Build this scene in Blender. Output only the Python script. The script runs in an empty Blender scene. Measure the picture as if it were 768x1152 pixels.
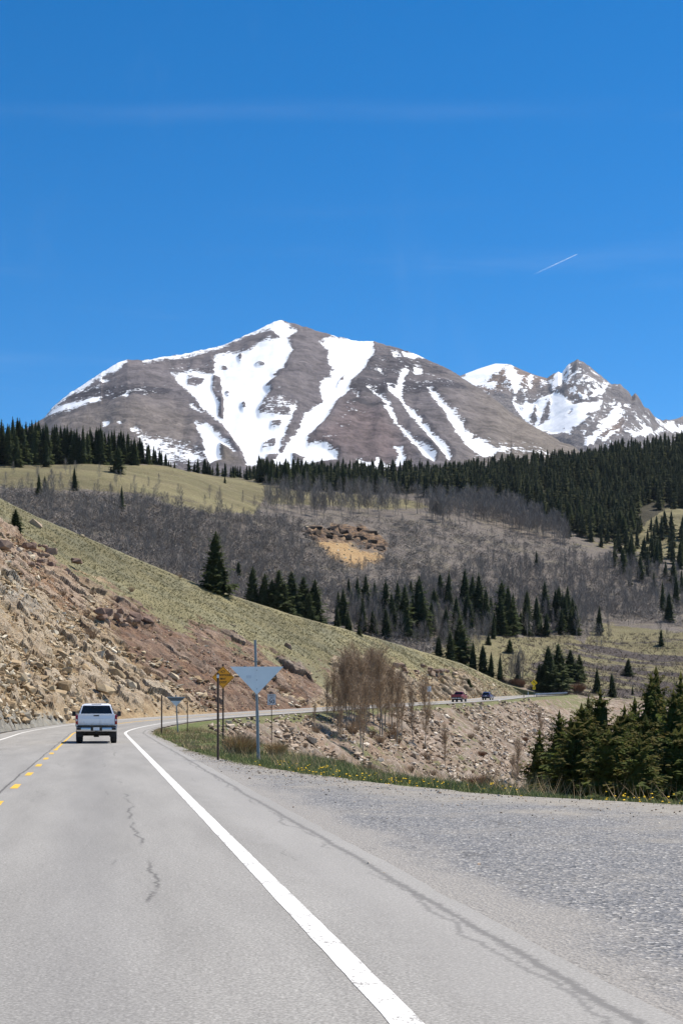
import bpy, bmesh, math, random
import numpy as np
from mathutils import Vector, Matrix
R = math.radians
scene = bpy.context.scene
COL = scene.collection
CAMZ = 1.75; F = 1600.0; CX = 384.0; YH = 797.0      # focal length, centre and horizon in photograph pixels

# ------------------------------------------------------------------ numpy noise
def _hash(ix, iy, seed):
    n = (ix.astype(np.int64) * 374761393 + iy.astype(np.int64) * 668265263 + seed * 1442695041) & 0xffffffff
    n = ((n ^ (n >> 13)) * 1274126177) & 0xffffffff
    n = n ^ (n >> 16)
    return (n & 0xffffff) / float(0xffffff)
def vnoise(x, y, seed=0):
    x = np.asarray(x, float); y = np.asarray(y, float)
    ix = np.floor(x); iy = np.floor(y); fx = x - ix; fy = y - iy
    fx = fx*fx*fx*(fx*(fx*6-15)+10); fy = fy*fy*fy*(fy*(fy*6-15)+10)
    a = _hash(ix, iy, seed); b = _hash(ix+1, iy, seed); c = _hash(ix, iy+1, seed); d = _hash(ix+1, iy+1, seed)
    return (a*(1-fx)+b*fx)*(1-fy) + (c*(1-fx)+d*fx)*fy
def fbm(x, y, o=4, seed=0, g=0.5):
    t = 0; a = 1; s = 0; x = np.asarray(x, float); y = np.asarray(y, float)
    for i in range(o):
        t = t + a*vnoise(x, y, seed+i*17); s += a; a *= g; x = x*2.03+3.1; y = y*2.03+7.7
    return t/s
def cells(x, y, seed=0):
    """random height of the nearest cell and distance to it: blocky, broken rock"""
    ix = np.floor(x); iy = np.floor(y)
    best = np.full(np.shape(x), 9.0); val = np.zeros(np.shape(x))
    for dx in (-1, 0, 1):
        for dy in (-1, 0, 1):
            cx = ix+dx; cy = iy+dy
            px = cx + _hash(cx, cy, seed); py = cy + _hash(cx, cy, seed+5)
            d = (px-x)**2 + (py-y)**2
            m = d < best
            best = np.where(m, d, best); val = np.where(m, _hash(cx, cy, seed+9), val)
    return val, np.sqrt(best)
def blur(a, n=1):
    for _ in range(n):
        a = np.pad(a, 1, 'edge'); a = (a[:-2]+2*a[1:-1]+a[2:])/4; a = (a[:, :-2]+2*a[:, 1:-1]+a[:, 2:])/4
    return a
def sstep(a, b, x):
    t = np.clip((x-a)/(b-a), 0, 1); return t*t*(3-2*t)
def lut(pairs):
    a = np.array(pairs, float); return lambda x: np.interp(x, a[:, 0], a[:, 1])

# ------------------------------------------------------------------ mesh helpers
def np_mesh(name, V, tris=None, quads=None, smooth=False, attrs=None, uv=None):
    V = np.asarray(V, np.float32)
    me = bpy.data.meshes.new(name)
    tris = np.zeros((0, 3), np.int32) if tris is None else np.asarray(tris, np.int32).reshape(-1, 3)
    quads = np.zeros((0, 4), np.int32) if quads is None else np.asarray(quads, np.int32).reshape(-1, 4)
    loops = np.concatenate([tris.ravel(), quads.ravel()])
    tot = np.concatenate([np.full(len(tris), 3), np.full(len(quads), 4)]).astype(np.int32)
    start = np.concatenate([[0], np.cumsum(tot)[:-1]]).astype(np.int32)
    me.vertices.add(len(V)); me.vertices.foreach_set('co', V.ravel())
    me.loops.add(len(loops)); me.loops.foreach_set('vertex_index', loops.astype(np.int32))
    me.polygons.add(len(tot)); me.polygons.foreach_set('loop_start', start); me.polygons.foreach_set('loop_total', tot)
    me.polygons.foreach_set('use_smooth', np.full(len(tot), smooth, bool))
    if uv is not None:
        l = me.uv_layers.new(name='UVMap'); l.data.foreach_set('uv', np.asarray(uv, np.float32)[loops].ravel())
    for k, v in (attrs or {}).items():
        a = me.attributes.new(k, 'FLOAT', 'POINT'); a.data.foreach_set('value', np.asarray(v, np.float32).ravel())
    me.update(calc_edges=True); me.validate()
    return me
def grid_quads(nr, nc):
    i = np.arange(nr*nc).reshape(nr, nc)
    return np.stack([i[:-1, :-1], i[:-1, 1:], i[1:, 1:], i[1:, :-1]], -1).reshape(-1, 4)
def link(name, me, mat=None, parent=None, label=None, cat=None, group=None, kind=None, loc=None):
    o = bpy.data.objects.new(name, me); COL.objects.link(o)
    if mat is not None and me is not None and len(me.materials) == 0: me.materials.append(mat)
    if parent is not None: o.parent = parent
    if loc is not None: o.location = loc
    tag(o, label, cat, group, kind); return o
def tag(o, label=None, cat=None, group=None, kind=None):
    for k, v in (('label', label), ('category', cat), ('group', group), ('kind', kind)):
        if v: o[k] = v
    return o
def thing(name, label, cat, loc=(0, 0, 0), rz=0, group=None):
    o = bpy.data.objects.new(name, None); COL.objects.link(o)
    o.location = loc; o.rotation_euler = (0, 0, rz); o.empty_display_size = 0.2
    return tag(o, label, cat, group)
def copy_tree(o, parent=None):
    c = o.copy(); COL.objects.link(c)
    if parent is not None: c.parent = parent
    for ch in list(o.children): copy_tree(ch, c)
    return c

class MB:
    """collects shapes in one bmesh"""
    def __init__(s): s.bm = bmesh.new()
    def _bev(s, vs, b):
        if b > 0:
            es = list({e for v in vs for e in v.link_edges})
            bmesh.ops.bevel(s.bm, geom=es, offset=b, segments=2, affect='EDGES', profile=0.5)
    def box(s, c, d, b=0.0, rot=None):
        m = Matrix.Translation(Vector(c)) @ (rot.to_4x4() if rot else Matrix()) @ Matrix.Diagonal((d[0], d[1], d[2], 1))
        vs = bmesh.ops.create_cube(s.bm, size=1, matrix=m)['verts']; s._bev(vs, b); return s
    def hexa(s, p, b=0.0):
        v = [s.bm.verts.new(q) for q in p]
        for f in ((3, 2, 1, 0), (4, 5, 6, 7), (0, 1, 5, 4), (1, 2, 6, 5), (2, 3, 7, 6), (3, 0, 4, 7)): s.bm.faces.new([v[i] for i in f])
        s._bev(v, b); return s
    def tube(s, p0, p1, r0, r1=None, n=10):
        p0 = Vector(p0); p1 = Vector(p1); d = p1-p0
        m = Matrix.Translation((p0+p1)/2) @ d.to_track_quat('Z', 'Y').to_matrix().to_4x4()
        bmesh.ops.create_cone(s.bm, cap_ends=True, segments=n, radius1=r0, radius2=r0 if r1 is None else r1, depth=d.length, matrix=m); return s
    def prism(s, pts, y0, y1, b=0.0):
        """polygon in x,z pushed along y"""
        a = [s.bm.verts.new((x, y0, z)) for x, z in pts]; c = [s.bm.verts.new((x, y1, z)) for x, z in pts]; n = len(pts)
        s.bm.faces.new(a); s.bm.faces.new(c[::-1])
        for i in range(n): s.bm.faces.new([a[i], c[i], c[(i+1) % n], a[(i+1) % n]])
        bmesh.ops.recalc_face_normals(s.bm, faces=s.bm.faces)
        s._bev(a+c, b); return s
    def prismx(s, pts, x0, x1, b=0.0):
        """polygon in y,z pushed along x"""
        a = [s.bm.verts.new((x0, y, z)) for y, z in pts]; c = [s.bm.verts.new((x1, y, z)) for y, z in pts]; n = len(pts)
        s.bm.faces.new(a); s.bm.faces.new(c[::-1])
        for i in range(n): s.bm.faces.new([a[i], c[i], c[(i+1) % n], a[(i+1) % n]])
        bmesh.ops.recalc_face_normals(s.bm, faces=s.bm.faces)
        s._bev(a+c, b); return s
    def loft(s, rings, cap=True):
        rs = [[s.bm.verts.new(p) for p in r] for r in rings]
        for a, c in zip(rs[:-1], rs[1:]):
            n = len(a)
            for i in range(n): s.bm.faces.new([a[i], a[(i+1) % n], c[(i+1) % n], c[i]])
        if cap: s.bm.faces.new(rs[0][::-1]); s.bm.faces.new(rs[-1])
        bmesh.ops.recalc_face_normals(s.bm, faces=s.bm.faces); return s
    def done(s, name, mat, parent=None, smooth=False, **kw):
        me = bpy.data.meshes.new(name); s.bm.to_mesh(me); s.bm.free()
        if smooth:
            me.polygons.foreach_set('use_smooth', [True]*len(me.polygons)); me.set_sharp_from_angle(angle=R(38))
        return link(name, me, mat, parent, **kw)
def text_mesh(name, body, size, mat, parent, loc, rot, depth=0.002, width=None):
    cu = bpy.data.curves.new(name, 'FONT'); cu.body = body; cu.size = size; cu.align_x = 'CENTER'; cu.align_y = 'CENTER'; cu.extrude = depth; cu.offset = size*0.02
    o = bpy.data.objects.new(name, cu); COL.objects.link(o)
    dg = bpy.context.evaluated_depsgraph_get(); me = bpy.data.meshes.new_from_object(o.evaluated_get(dg))
    bpy.data.objects.remove(o)
    o = link(name, me, mat, parent, loc=loc); o.rotation_euler = rot
    if width:
        w = max(v.co.x for v in me.vertices) - min(v.co.x for v in me.vertices); o.scale.x = width/w
    return o

# ------------------------------------------------------------------ node helpers
class NT:
    def __init__(s, name):
        s.m = bpy.data.materials.new(name); s.m.use_nodes = True; s.t = s.m.node_tree; s.t.nodes.clear()
        s.out = s.t.nodes.new('ShaderNodeOutputMaterial'); s.b = s.t.nodes.new('ShaderNodeBsdfPrincipled')
        s.t.links.new(s.b.outputs[0], s.out.inputs[0]); s.set(s.b.inputs['Roughness'], 0.9); s.set(s.b.inputs['Specular IOR Level'], 0.2)
    def set(s, inp, v):
        if isinstance(v, bpy.types.NodeSocket): s.t.links.new(v, inp)
        elif isinstance(v, (tuple, list)) and len(v) == 3 and inp.type == 'RGBA': inp.default_value = (*v, 1)
        else: inp.default_value = v
    def n(s, typ, **props):
        x = s.t.nodes.new(typ)
        for k, v in props.items(): setattr(x, k, v)
        return x
    def pos(s): return s.n('ShaderNodeNewGeometry').outputs['Position']
    def obj(s): return s.n('ShaderNodeTexCoord').outputs['Object']
    def uv(s): return s.n('ShaderNodeTexCoord').outputs['UV']
    def attr(s, name): return s.n('ShaderNodeAttribute', attribute_name=name).outputs['Fac']
    def rnd(s): return s.n('ShaderNodeObjectInfo').outputs['Random']
    def scale(s, vec, x, y, z):
        k = s.n('ShaderNodeVectorMath', operation='MULTIPLY'); s.set(k.inputs[0], vec); k.inputs[1].default_value = (x, y, z); return k.outputs[0]
    def noise(s, vec, sc, det=4, rough=0.55, dist=0.0):
        k = s.n('ShaderNodeTexNoise'); s.set(k.inputs['Vector'], vec); k.inputs['Scale'].default_value = sc; k.inputs['Detail'].default_value = det
        k.inputs['Roughness'].default_value = rough; k.inputs['Distortion'].default_value = dist; return k.outputs['Fac']
    def voro(s, vec, sc, out='Distance', feature='F1', rand=1.0):
        k = s.n('ShaderNodeTexVoronoi', feature=feature); s.set(k.inputs['Vector'], vec); k.inputs['Scale'].default_value = sc; k.inputs['Randomness'].default_value = rand; return k.outputs[out]
    def m_(s, op, a, b=0.0, c=None, clamp=False):
        k = s.n('ShaderNodeMath', operation=op, use_clamp=clamp); s.set(k.inputs[0], a); s.set(k.inputs[1], b)
        if c is not None: s.set(k.inputs[2], c)
        return k.outputs[0]
    def step(s, x, a, b):
        k = s.n('ShaderNodeMapRange', interpolation_type='SMOOTHSTEP'); s.set(k.inputs[0], x); k.inputs[1].default_value = a; k.inputs[2].default_value = b; return k.outputs[0]
    def lerp(s, x, a, b, c, d):
        k = s.n('ShaderNodeMapRange'); s.set(k.inputs[0], x)
        for i, v in enumerate((a, b, c, d)): k.inputs[i+1].default_value = v
        return k.outputs[0]
    def mix(s, f, a, b, mode='MIX'):
        k = s.n('ShaderNodeMix', data_type='RGBA', blend_type=mode); s.set(k.inputs[0], f); s.set(k.inputs[6], a); s.set(k.inputs[7], b); return k.outputs[2]
    def ramp(s, f, stops):
        k = s.n('ShaderNodeValToRGB'); s.set(k.inputs[0], f); e = k.color_ramp.elements
        while len(e) < len(stops): e.new(0.5)
        for q, (p, c) in zip(e, stops): q.position = p; q.color = (*c, 1)
        return k.outputs[0]
    def mul(s, c, f):
        k = s.n('ShaderNodeVectorMath', operation='SCALE'); s.set(k.inputs[0], c); s.set(k.inputs['Scale'], f); return k.outputs[0]
    def bump(s, h, strength, dist):
        k = s.n('ShaderNodeBump'); k.inputs['Strength'].default_value = strength; k.inputs['Distance'].default_value = dist; s.set(k.inputs['Height'], h)
        s.set(s.b.inputs['Normal'], k.outputs[0]); return s
    def col(s, c): s.set(s.b.inputs['Base Color'], c); return s
    def rough(s, v): s.set(s.b.inputs['Roughness'], v); return s
def simple(name, c, rough=0.6, metal=0.0, spec=0.4, var=0.12, sc=6.0, coat=0.0):
    k = NT(name); n = k.noise(k.obj(), sc, 5, 0.6)
    k.col(k.mul(k.mix(0.0, c, c), k.lerp(n, 0.25, 0.75, 1-var, 1+var))); k.rough(k.lerp(n, 0.2, 0.8, max(0.03, rough-0.08), rough+0.08))
    k.set(k.b.inputs['Metallic'], metal); k.set(k.b.inputs['Specular IOR Level'], spec); k.set(k.b.inputs['Coat Weight'], coat)
    return k.m
M = {}
# ------------------------------------------------------------------ the road's centre line
H0 = R(-9.6); H1 = R(16.5); RAD = 127.0
def centre_line():
    pts = []; hd = []; turn = False
    x, y = -1.95 + 0.169*14, -14.0; h = H0; s = 0
    while len(pts) < 640:
        pts.append((x, y)); hd.append(h)
        if y > 96 and h < H1 and not turn and y < 300: h = min(H1, h + 1/RAD)
        if y > 392: turn = True
        if turn: h = max(R(-150), h - 1/22.0)
        x += math.sin(h); y += math.cos(h)
    return np.array(pts), np.array(hd)
CL, CH = centre_line()
S0 = 14.0/math.cos(H0)
CS = np.arange(len(CL)) - S0                                 # s = 0 beside the camera
_zy = lut([(-50, 0), (95, 0), (104, .05), (114, .17), (151, .86), (189, 1.6), (270, 2.95), (300, 3.5), (335, 4.45), (400, 5.6), (430, 5.8), (900, 5.8)])
CZ = _zy(np.minimum.accumulate(CL[::-1, 1])[::-1] if False else CL[:, 1])
CZ[np.argmax(CL[:, 1] > 395):] = np.maximum(CZ[np.argmax(CL[:, 1] > 395):], 5.5)
CZ = np.convolve(np.pad(CZ, 8, 'edge'), np.ones(17)/17, 'valid')
def road_sd(X, Y):
    X = np.asarray(X, float); Y = np.asarray(Y, float); sh = X.shape; X = X.ravel(); Y = Y.ravel()
    S = np.empty_like(X); D = np.empty_like(X); Z = np.empty_like(X)
    cx = CL[:, 0].astype(np.float32); cy = CL[:, 1].astype(np.float32)
    for i in range(0, len(X), 20000):
        x = X[i:i+20000]; y = Y[i:i+20000]
        k = ((x[:, None].astype(np.float32)-cx)**2 + (y[:, None].astype(np.float32)-cy)**2).argmin(1)
        dx = x-CL[k, 0]; dy = y-CL[k, 1]; h = CH[k]
        t = np.clip(dx*np.sin(h)+dy*np.cos(h), -0.7, 0.7)
        S[i:i+20000] = CS[k]+t; D[i:i+20000] = dx*np.cos(h)-dy*np.sin(h)
    Z = np.interp(S, CS, CZ)
    return S.reshape(sh), D.reshape(sh), Z.reshape(sh)
def road_xyz(s, d):
    s = np.asarray(s, float); d = np.asarray(d, float)
    h = np.interp(s, CS, CH)
    return np.interp(s, CS, CL[:, 0]) + d*np.cos(h), np.interp(s, CS, CL[:, 1]) - d*np.sin(h), np.interp(s, CS, CZ)
DEDGE = lut([(-30, 60), (0, 38), (10, 27), (15, 21), (20, 16), (24.3, 12.4), (27.7, 9.9), (32.8, 8.3), (40, 7.0), (46.6, 6.3), (58, 5.6), (110, 5.4), (150, 5.2), (700, 5.2)])
VERGE = lut([(-30, 2.0), (20, 2.0), (30, 2.3), (45, 3.5), (60, 5.0), (100, 4.6), (130, 2.5), (160, 1.3), (330, 1.3), (360, 2.4), (420, 3), (700, 3)])

# ------------------------------------------------------------------ far valley: heights along sight lines, from the pass up to the far ridges
FTC = {
 -220: [(440, 560), (660, 530), (760, 510), (860, 505), (1000, 512)],
 -100: [(440, 590), (560, 570), (660, 548), (760, 525), (860, 517), (1000, 522)],
 0: [(440, 625), (560, 585), (660, 555), (760, 527), (850, 520), (1000, 526)],
 100: [(440, 655), (560, 605), (680, 560), (790, 526), (870, 519), (1000, 526)],
 200: [(440, 680), (560, 635), (690, 580), (800, 545), (900, 526), (1000, 530)],
 300: [(440, 705), (560, 665), (660, 625), (780, 585), (900, 560), (1000, 547), (1200, 540)],
 400: [(440, 730), (540, 695), (660, 650), (780, 612), (900, 582), (1050, 562), (1250, 541)],
 500: [(440, 750), (540, 715), (660, 675), (800, 630), (920, 595), (1080, 567), (1300, 538)],
 600: [(440, 780), (520, 735), (600, 716), (720, 690), (860, 645), (1030, 600), (1200, 562), (1350, 528)],
 700: [(440, 788), (520, 758), (600, 730), (700, 703), (800, 670), (920, 638), (1080, 608), (1220, 570), (1420, 514)],
 768: [(440, 792), (520, 765), (620, 725), (700, 705), (800, 685), (920, 645), (1080, 598), (1220, 570), (1450, 504)],
 900: [(440, 800), (520, 768), (620, 728), (700, 708), (800, 690), (920, 650), (1080, 600), (1220, 560), (1450, 486)],
 1060: [(440, 800), (520, 768), (620, 728), (700, 708), (800, 690), (920, 650), (1080, 590), (1220, 545), (1450, 470)]}
FPX = np.arange(-220, 1061, 10.0); FY = np.concatenate([np.arange(440, 1700, 10.0), np.arange(1700, 2801, 50.0)])
def _ft():
    ks = sorted(FTC); rows = []
    for k in ks:
        c = FTC[k]; yl, pl = c[-1]
        c = c + [(yl+250, pl+9), (2800, 572)]
        rows.append(np.interp(FY, *np.array(c, float).T))
    rows = np.array(rows)
    T = np.array([np.interp(FPX, ks, rows[:, j]) for j in range(len(FY))]).T
    for _ in range(2):
        T[1:-1] = (T[:-2]+2*T[1:-1]+T[2:])/4
    for _ in range(6):
        T[:, 1:-1] = (T[:, :-2]+2*T[:, 1:-1]+T[:, 2:])/4
    return T
FT = _ft()
def far_py(px, Y):
    px = np.clip(np.asarray(px, float), FPX[0], FPX[-1]-1e-6); Y = np.clip(np.asarray(Y, float), FY[0], FY[-1]-1e-6)
    i = np.floor((px-FPX[0])/10).astype(int); fx = (px-FPX[0])/10 - i
    j = np.clip(np.searchsorted(FY, Y, 'right')-1, 0, len(FY)-2); fy = (Y-FY[j])/(FY[j+1]-FY[j])
    return (FT[i, j]*(1-fx)+FT[i+1, j]*fx)*(1-fy) + (FT[i, j+1]*(1-fx)+FT[i+1, j+1]*fx)*fy
def far_bump(X, Y):
    return ((fbm(X/60, Y/60, 4, 3)-.5)*7 + (fbm(X/14, Y/14, 3, 8)-.5)*1.6)*sstep(440, 520, Y)
def far_z(px, Y):
    X = (np.asarray(px, float)-CX)/F*Y
    return CAMZ + Y*(YH-far_py(px, Y))/F + far_bump(X, Y)
def far_at(px, py):
    """the place on the far valley's ground seen at this pixel of the photograph"""
    ys = np.arange(445, 1500, 5.0); z = far_z(np.full(len(ys), px), ys); q = YH-(z-CAMZ)*F/ys
    k = np.argmax(q <= py) if (q <= py).any() else int(np.argmin(q))
    Y = ys[k]; return (px-CX)/F*Y, Y, z[k]

# ------------------------------------------------------------------ the hill cut by the road, on the left
RIDGE = lut([(-260, 440), (-60, 534), (0, 561), (42, 583), (83, 600), (125, 618), (167, 636), (208, 653), (233, 663), (262, 672), (300, 684), (327, 693), (380, 707), (456, 729), (519, 748), (573, 773), (590, 783), (620, 792), (700, 800)])
RDEP = lut([(-260, 220), (0, 235), (240, 260), (300, 272), (420, 312), (560, 378), (600, 400), (700, 410)])
_hp = np.arange(-262, 640, 2.0)
def _base():
    ys = np.arange(12, 430, 0.5); out = []
    for p in _hp:
        s, d, z = road_sd((p-CX)/F*ys, ys); k = np.argmax(d < -5.6) if (d < -5.6).any() else len(ys)-1
        out.append((ys[k], z[k]))
    return np.array(out)
_hb = _base(); _hb[:, 0] = np.minimum(_hb[:, 0], RDEP(_hp)-4)
def hill(px, t):
    """t runs from 0 at the ditch to 1 on the crest and on down the back"""
    Yb = np.interp(px, _hp, _hb[:, 0]); zb = np.interp(px, _hp, _hb[:, 1]) - 0.1
    Yr = RDEP(px); zr = np.maximum(CAMZ + Yr*(YH-RIDGE(px))/F, zb)
    t1 = np.clip(t, 0, 1); e = np.maximum(t-1, 0)
    Y = Yb + (Yr-Yb)*t1 + e*60
    sl = (zr-zb)/(Yr-Yb)
    z = zb + (zr-zb)*(t1 + 0.15*t1*(1-t1)) + sl*0.85*60*e - (0.45+sl)*60*e*e*1.1
    return (px-CX)/F*Y, Y, z
def hill_at(px, py):
    t = np.linspace(0, 1, 260); x, y, z = hill(np.full(260, px), t); q = YH-(z-CAMZ)*F/y
    k = np.argmax(q <= py) if (q <= py).any() else 259
    return x[k], y[k], z[k]

# ------------------------------------------------------------------ near ground
def ground(X, Y, want=False):
    X = np.asarray(X, float); Y = np.asarray(Y, float)
    px = CX + F*X/np.maximum(Y, 1.0)
    S, D, Z = road_sd(X, Y)
    de = DEDGE(S); vw = VERGE(S)
    fz = far_z(px, np.maximum(Y, 440))
    w = sstep(170, 440, Y)
    floor = -12*(1-w) + fz*w + (fbm(X/12, Y/12, 3, 5)-.5)*1.5*(1-w)
    e = D-de-vw
    bank = Z - 0.05 - 0.05*np.clip(D-de, 0, vw) - 0.62*np.maximum(e, 0)*(1-np.exp(-np.maximum(e, 0)/1.5))
    bank = bank + (fbm(X/3, Y/3, 3, 21)-.5)*0.35*sstep(0.3, 2.0, D-de)
    right = np.logaddexp(bank*1.2, floor*1.2)/1.2
    right = np.where(D < de+vw, bank, right)
    left = np.where(D > -5.6, Z-0.05-0.08*np.clip(-D-4.6, 0, 1), Z-1.0)
    z = np.where(D > 0, right, left)
    k = sstep(290, 440, Y)*sstep(6, 40, -D)
    z = np.where(D < -5.6, z*(1-k) + fz*k, z)
    road = (D > -4.9) & (D < de+0.25)
    z = np.where(road, Z-0.09, z)
    kk = sstep(424, 439, Y); z = z*(1-kk)+fz*kk
    return z
def gz(x, y): return float(ground(np.array([x]), np.array([y]))[0])
# ------------------------------------------------------------------ polygons seen on the ground, as soft masks
def poly_sd(px, py, poly, soft):
    """0..1, 0.5 on the outline, over a band of 2*soft"""
    P = np.array(poly, float); out = np.zeros(px.shape)
    m = (px > P[:, 0].min()-soft) & (px < P[:, 0].max()+soft) & (py > P[:, 1].min()-soft) & (py < P[:, 1].max()+soft)
    if not m.any(): return out
    x = px[m]; y = py[m]; ins = np.zeros(x.shape, bool); d2 = np.full(x.shape, 1e9)
    Q = np.roll(P, -1, 0)
    for (x0, y0), (x1, y1) in zip(P, Q):
        c = (y0 > y) != (y1 > y)
        with np.errstate(divide='ignore', invalid='ignore'):
            xi = (x1-x0)*(y-y0)/(y1-y0 if y1 != y0 else 1e-9)+x0
        ins ^= c & (x < xi)
        L = max((x1-x0)**2+(y1-y0)**2, 1e-9); t = np.clip(((x-x0)*(x1-x0)+(y-y0)*(y1-y0))/L, 0, 1)
        d2 = np.minimum(d2, (x-x0-t*(x1-x0))**2+(y-y0-t*(y1-y0))**2)
    d = np.sqrt(d2)*np.where(ins, 1, -1)
    out[m] = np.clip(0.5+d/(2*soft), 0, 1); return out
def tess(P, XY=None): return P

# ------------------------------------------------------------------ materials of the ground
def mat_asphalt():
    k = NT('asphalt'); uv = k.uv(); sp = k.n('ShaderNodeSeparateXYZ'); k.set(sp.inputs[0], uv); d = sp.outputs[0]; s = sp.outputs[1]
    fine = k.noise(uv, 46, 3, 0.75); mid = k.noise(uv, 9, 4, 0.6); big = k.noise(k.scale(uv, 1.0, 0.12, 1), 1.1, 4, 0.6)
    grit = k.voro(uv, 38)
    v = k.m_('ADD', k.lerp(fine, 0.32, 0.68, 0.66, 1.33), k.lerp(mid, 0.3, 0.7, -0.06, 0.06))
    v = k.m_('MULTIPLY', v, k.lerp(big, 0.35, 0.65, 0.90, 1.08))
    v = k.m_('MULTIPLY', v, k.lerp(grit, 0.0, 0.55, 1.12, 0.9))
    base = k.mul(k.mix(k.step(k.noise(uv, 30, 1, 0.5), 0.35, 0.7), (0.258, 0.249, 0.232), (0.318, 0.307, 0.287)), v)
    # oil and rubber along the lane, a shade darker
    lane = k.step(k.m_('ABSOLUTE', k.m_('SUBTRACT', k.m_('ADD', d, k.lerp(k.noise(uv, 0.3, 2), 0, 1, -0.3, 0.3)), 1.75)), 0.75, 0.1)
    base = k.mix(k.m_('MULTIPLY', lane, 0.20), base, (0.12, 0.12, 0.125))
    # sealed and open cracks running along the road
    def crack(d0, w, amp, lo, hi, seed, fq=0.45):
        off = k.n('ShaderNodeVectorMath', operation='ADD'); k.set(off.inputs[0], k.scale(uv, 0.0, 1, 1)); off.inputs[1].default_value = (seed, 0, 0)
        wob = k.m_('ADD', k.lerp(k.noise(off.outputs[0], fq, 3, 0.6), 0.25, 0.75, -amp, amp), k.lerp(k.noise(off.outputs[0], 7, 4, 0.8), 0.25, 0.75, -amp*.3, amp*.3))
        a = k.m_('ABSOLUTE', k.m_('SUBTRACT', k.m_('ADD', d, wob), d0))
        gate = k.step(k.noise(off.outputs[0], 0.16, 3, 0.7), lo, hi)
        rag = k.lerp(k.noise(uv, 9, 5, 0.8), 0.35, 0.65, 0.05, 1.5)
        return k.m_('MULTIPLY', k.step(k.m_('DIVIDE', a, k.m_('MULTIPLY', rag, w)), 1.0, 0.2), gate)
    for d0, w, amp, lo, hi, sd, st, *fq_ in ((4.86, 0.085, 0.07, 0.0, 0.02, 3.1, 0.8, 0.2), (4.78, 0.05, 0.16, 0.40, 0.5, 57.1, 0.6), (2.42, 0.04, 0.14, 0.50, 0.55, 9.7, 0.6), (2.05, 0.02, 0.12, 0.56, 0.60, 17.7, 0.45), (0.75, 0.028, 0.35, 0.52, 0.62, 17.3, 0.6), (-0.16, 0.05, 0.05, 0.2, 0.4, 23.9, 0.8), (4.2, 0.015, 0.22, 0.54, 0.6, 31, 0.5), (-2.3, 0.03, 0.3, 0.5, 0.6, 41, 0.6)):
        base = k.mix(k.m_('MULTIPLY', crack(d0, w, amp, lo, hi, sd, *fq_), st), base, (0.055, 0.053, 0.052))
    # grey dust on the shoulder outside the white line
    sh = k.step(k.m_('ADD', k.m_('ABSOLUTE', d), k.lerp(k.noise(uv, 1.5, 4), 0.3, 0.7, -0.2, 0.2)), 3.7, 4.4)
    base = k.mix(k.m_('MULTIPLY', sh, 0.35), base, (0.31, 0.30, 0.285))
    k.col(base); k.rough(0.93); k.bump(k.m_('ADD', fine, k.m_('MULTIPLY', grit, 0.5)), 0.25, 0.006); return k.m
def mat_pullout():
    k = NT('chip_seal'); uv = k.uv(); e = k.attr('edge')
    st = k.voro(uv, 32, 'Color'); h = k.voro(uv, 32)
    sp = k.n('ShaderNodeSeparateXYZ'); k.set(sp.inputs[0], st)
    stone = k.ramp(sp.outputs[0], [(0.0, (0.075, 0.078, 0.084)), (0.35, (0.142, 0.145, 0.152)), (0.7, (0.208, 0.207, 0.212)), (0.92, (0.29, 0.275, 0.25)), (1, (0.5, 0.49, 0.47))])
    big = k.noise(uv, 0.55, 5, 0.6); mid = k.noise(uv, 3.0, 5, 0.65)
    dust = k.mix(k.step(mid, 0.35, 0.65), (0.25, 0.225, 0.19), (0.31, 0.29, 0.255))
    f = k.m_('ADD', k.m_('MULTIPLY', e, 0.75), k.lerp(big, 0.3, 0.7, -0.35, 0.42))
    f = k.step(k.m_('ADD', f, k.lerp(k.noise(uv, 22, 3, .7), .3, .7, -.3, .3)), 0.15, 0.95)
    base = k.mix(f, stone, dust)
    sx = k.n('ShaderNodeSeparateXYZ'); k.set(sx.inputs[0], uv); ne = k.step(k.m_('ADD', sx.outputs[0], k.lerp(k.noise(k.scale(uv, 1, .25, 1), 1.2, 5, .7), .3, .7, -.5, .5)), 6.3, 5.3)
    base = k.mix(k.m_('MULTIPLY', ne, .8), base, k.mul(k.mix(0.0, (0.285, 0.268, 0.245), (1, 1, 1)), k.lerp(k.noise(uv, 55, 2, .7), .25, .75, .78, 1.22)))
    base = k.mix(k.step(k.m_('ADD', e, k.lerp(big, .3, .7, -.14, .14)), .80, .97), base, k.mul(dust, .95))
    dark = k.step(k.m_('ADD', k.noise(k.scale(uv, 1, .35, 1), 0.9, 5, 0.7), k.lerp(k.noise(uv, 12, 2), .3, .7, -.06, .06)), 0.62, 0.7)
    base = k.mix(k.m_('MULTIPLY', dark, 0.55), base, (0.06, 0.058, 0.055))
    base = k.mul(base, k.lerp(k.noise(uv, 60, 2, .7), 0.25, 0.75, 0.8, 1.2))
    k.col(base); k.rough(0.95); k.bump(h, 0.8, 0.02); return k.m
def mat_paint(name, c, wear):
    k = NT(name); uv = k.uv(); n = k.noise(uv, 30, 4, 0.7); b = k.noise(uv, 2.2, 4, 0.6)
    f = k.step(k.m_('ADD', n, k.lerp(b, 0.3, 0.7, -0.12, 0.12)), wear, wear+0.1)
    k.col(k.mix(f, (0.27, 0.26, 0.245), k.mul(k.mix(0.0, c, c), k.lerp(n, .3, .7, .9, 1.08)))); k.rough(0.75); return k.m
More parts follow.
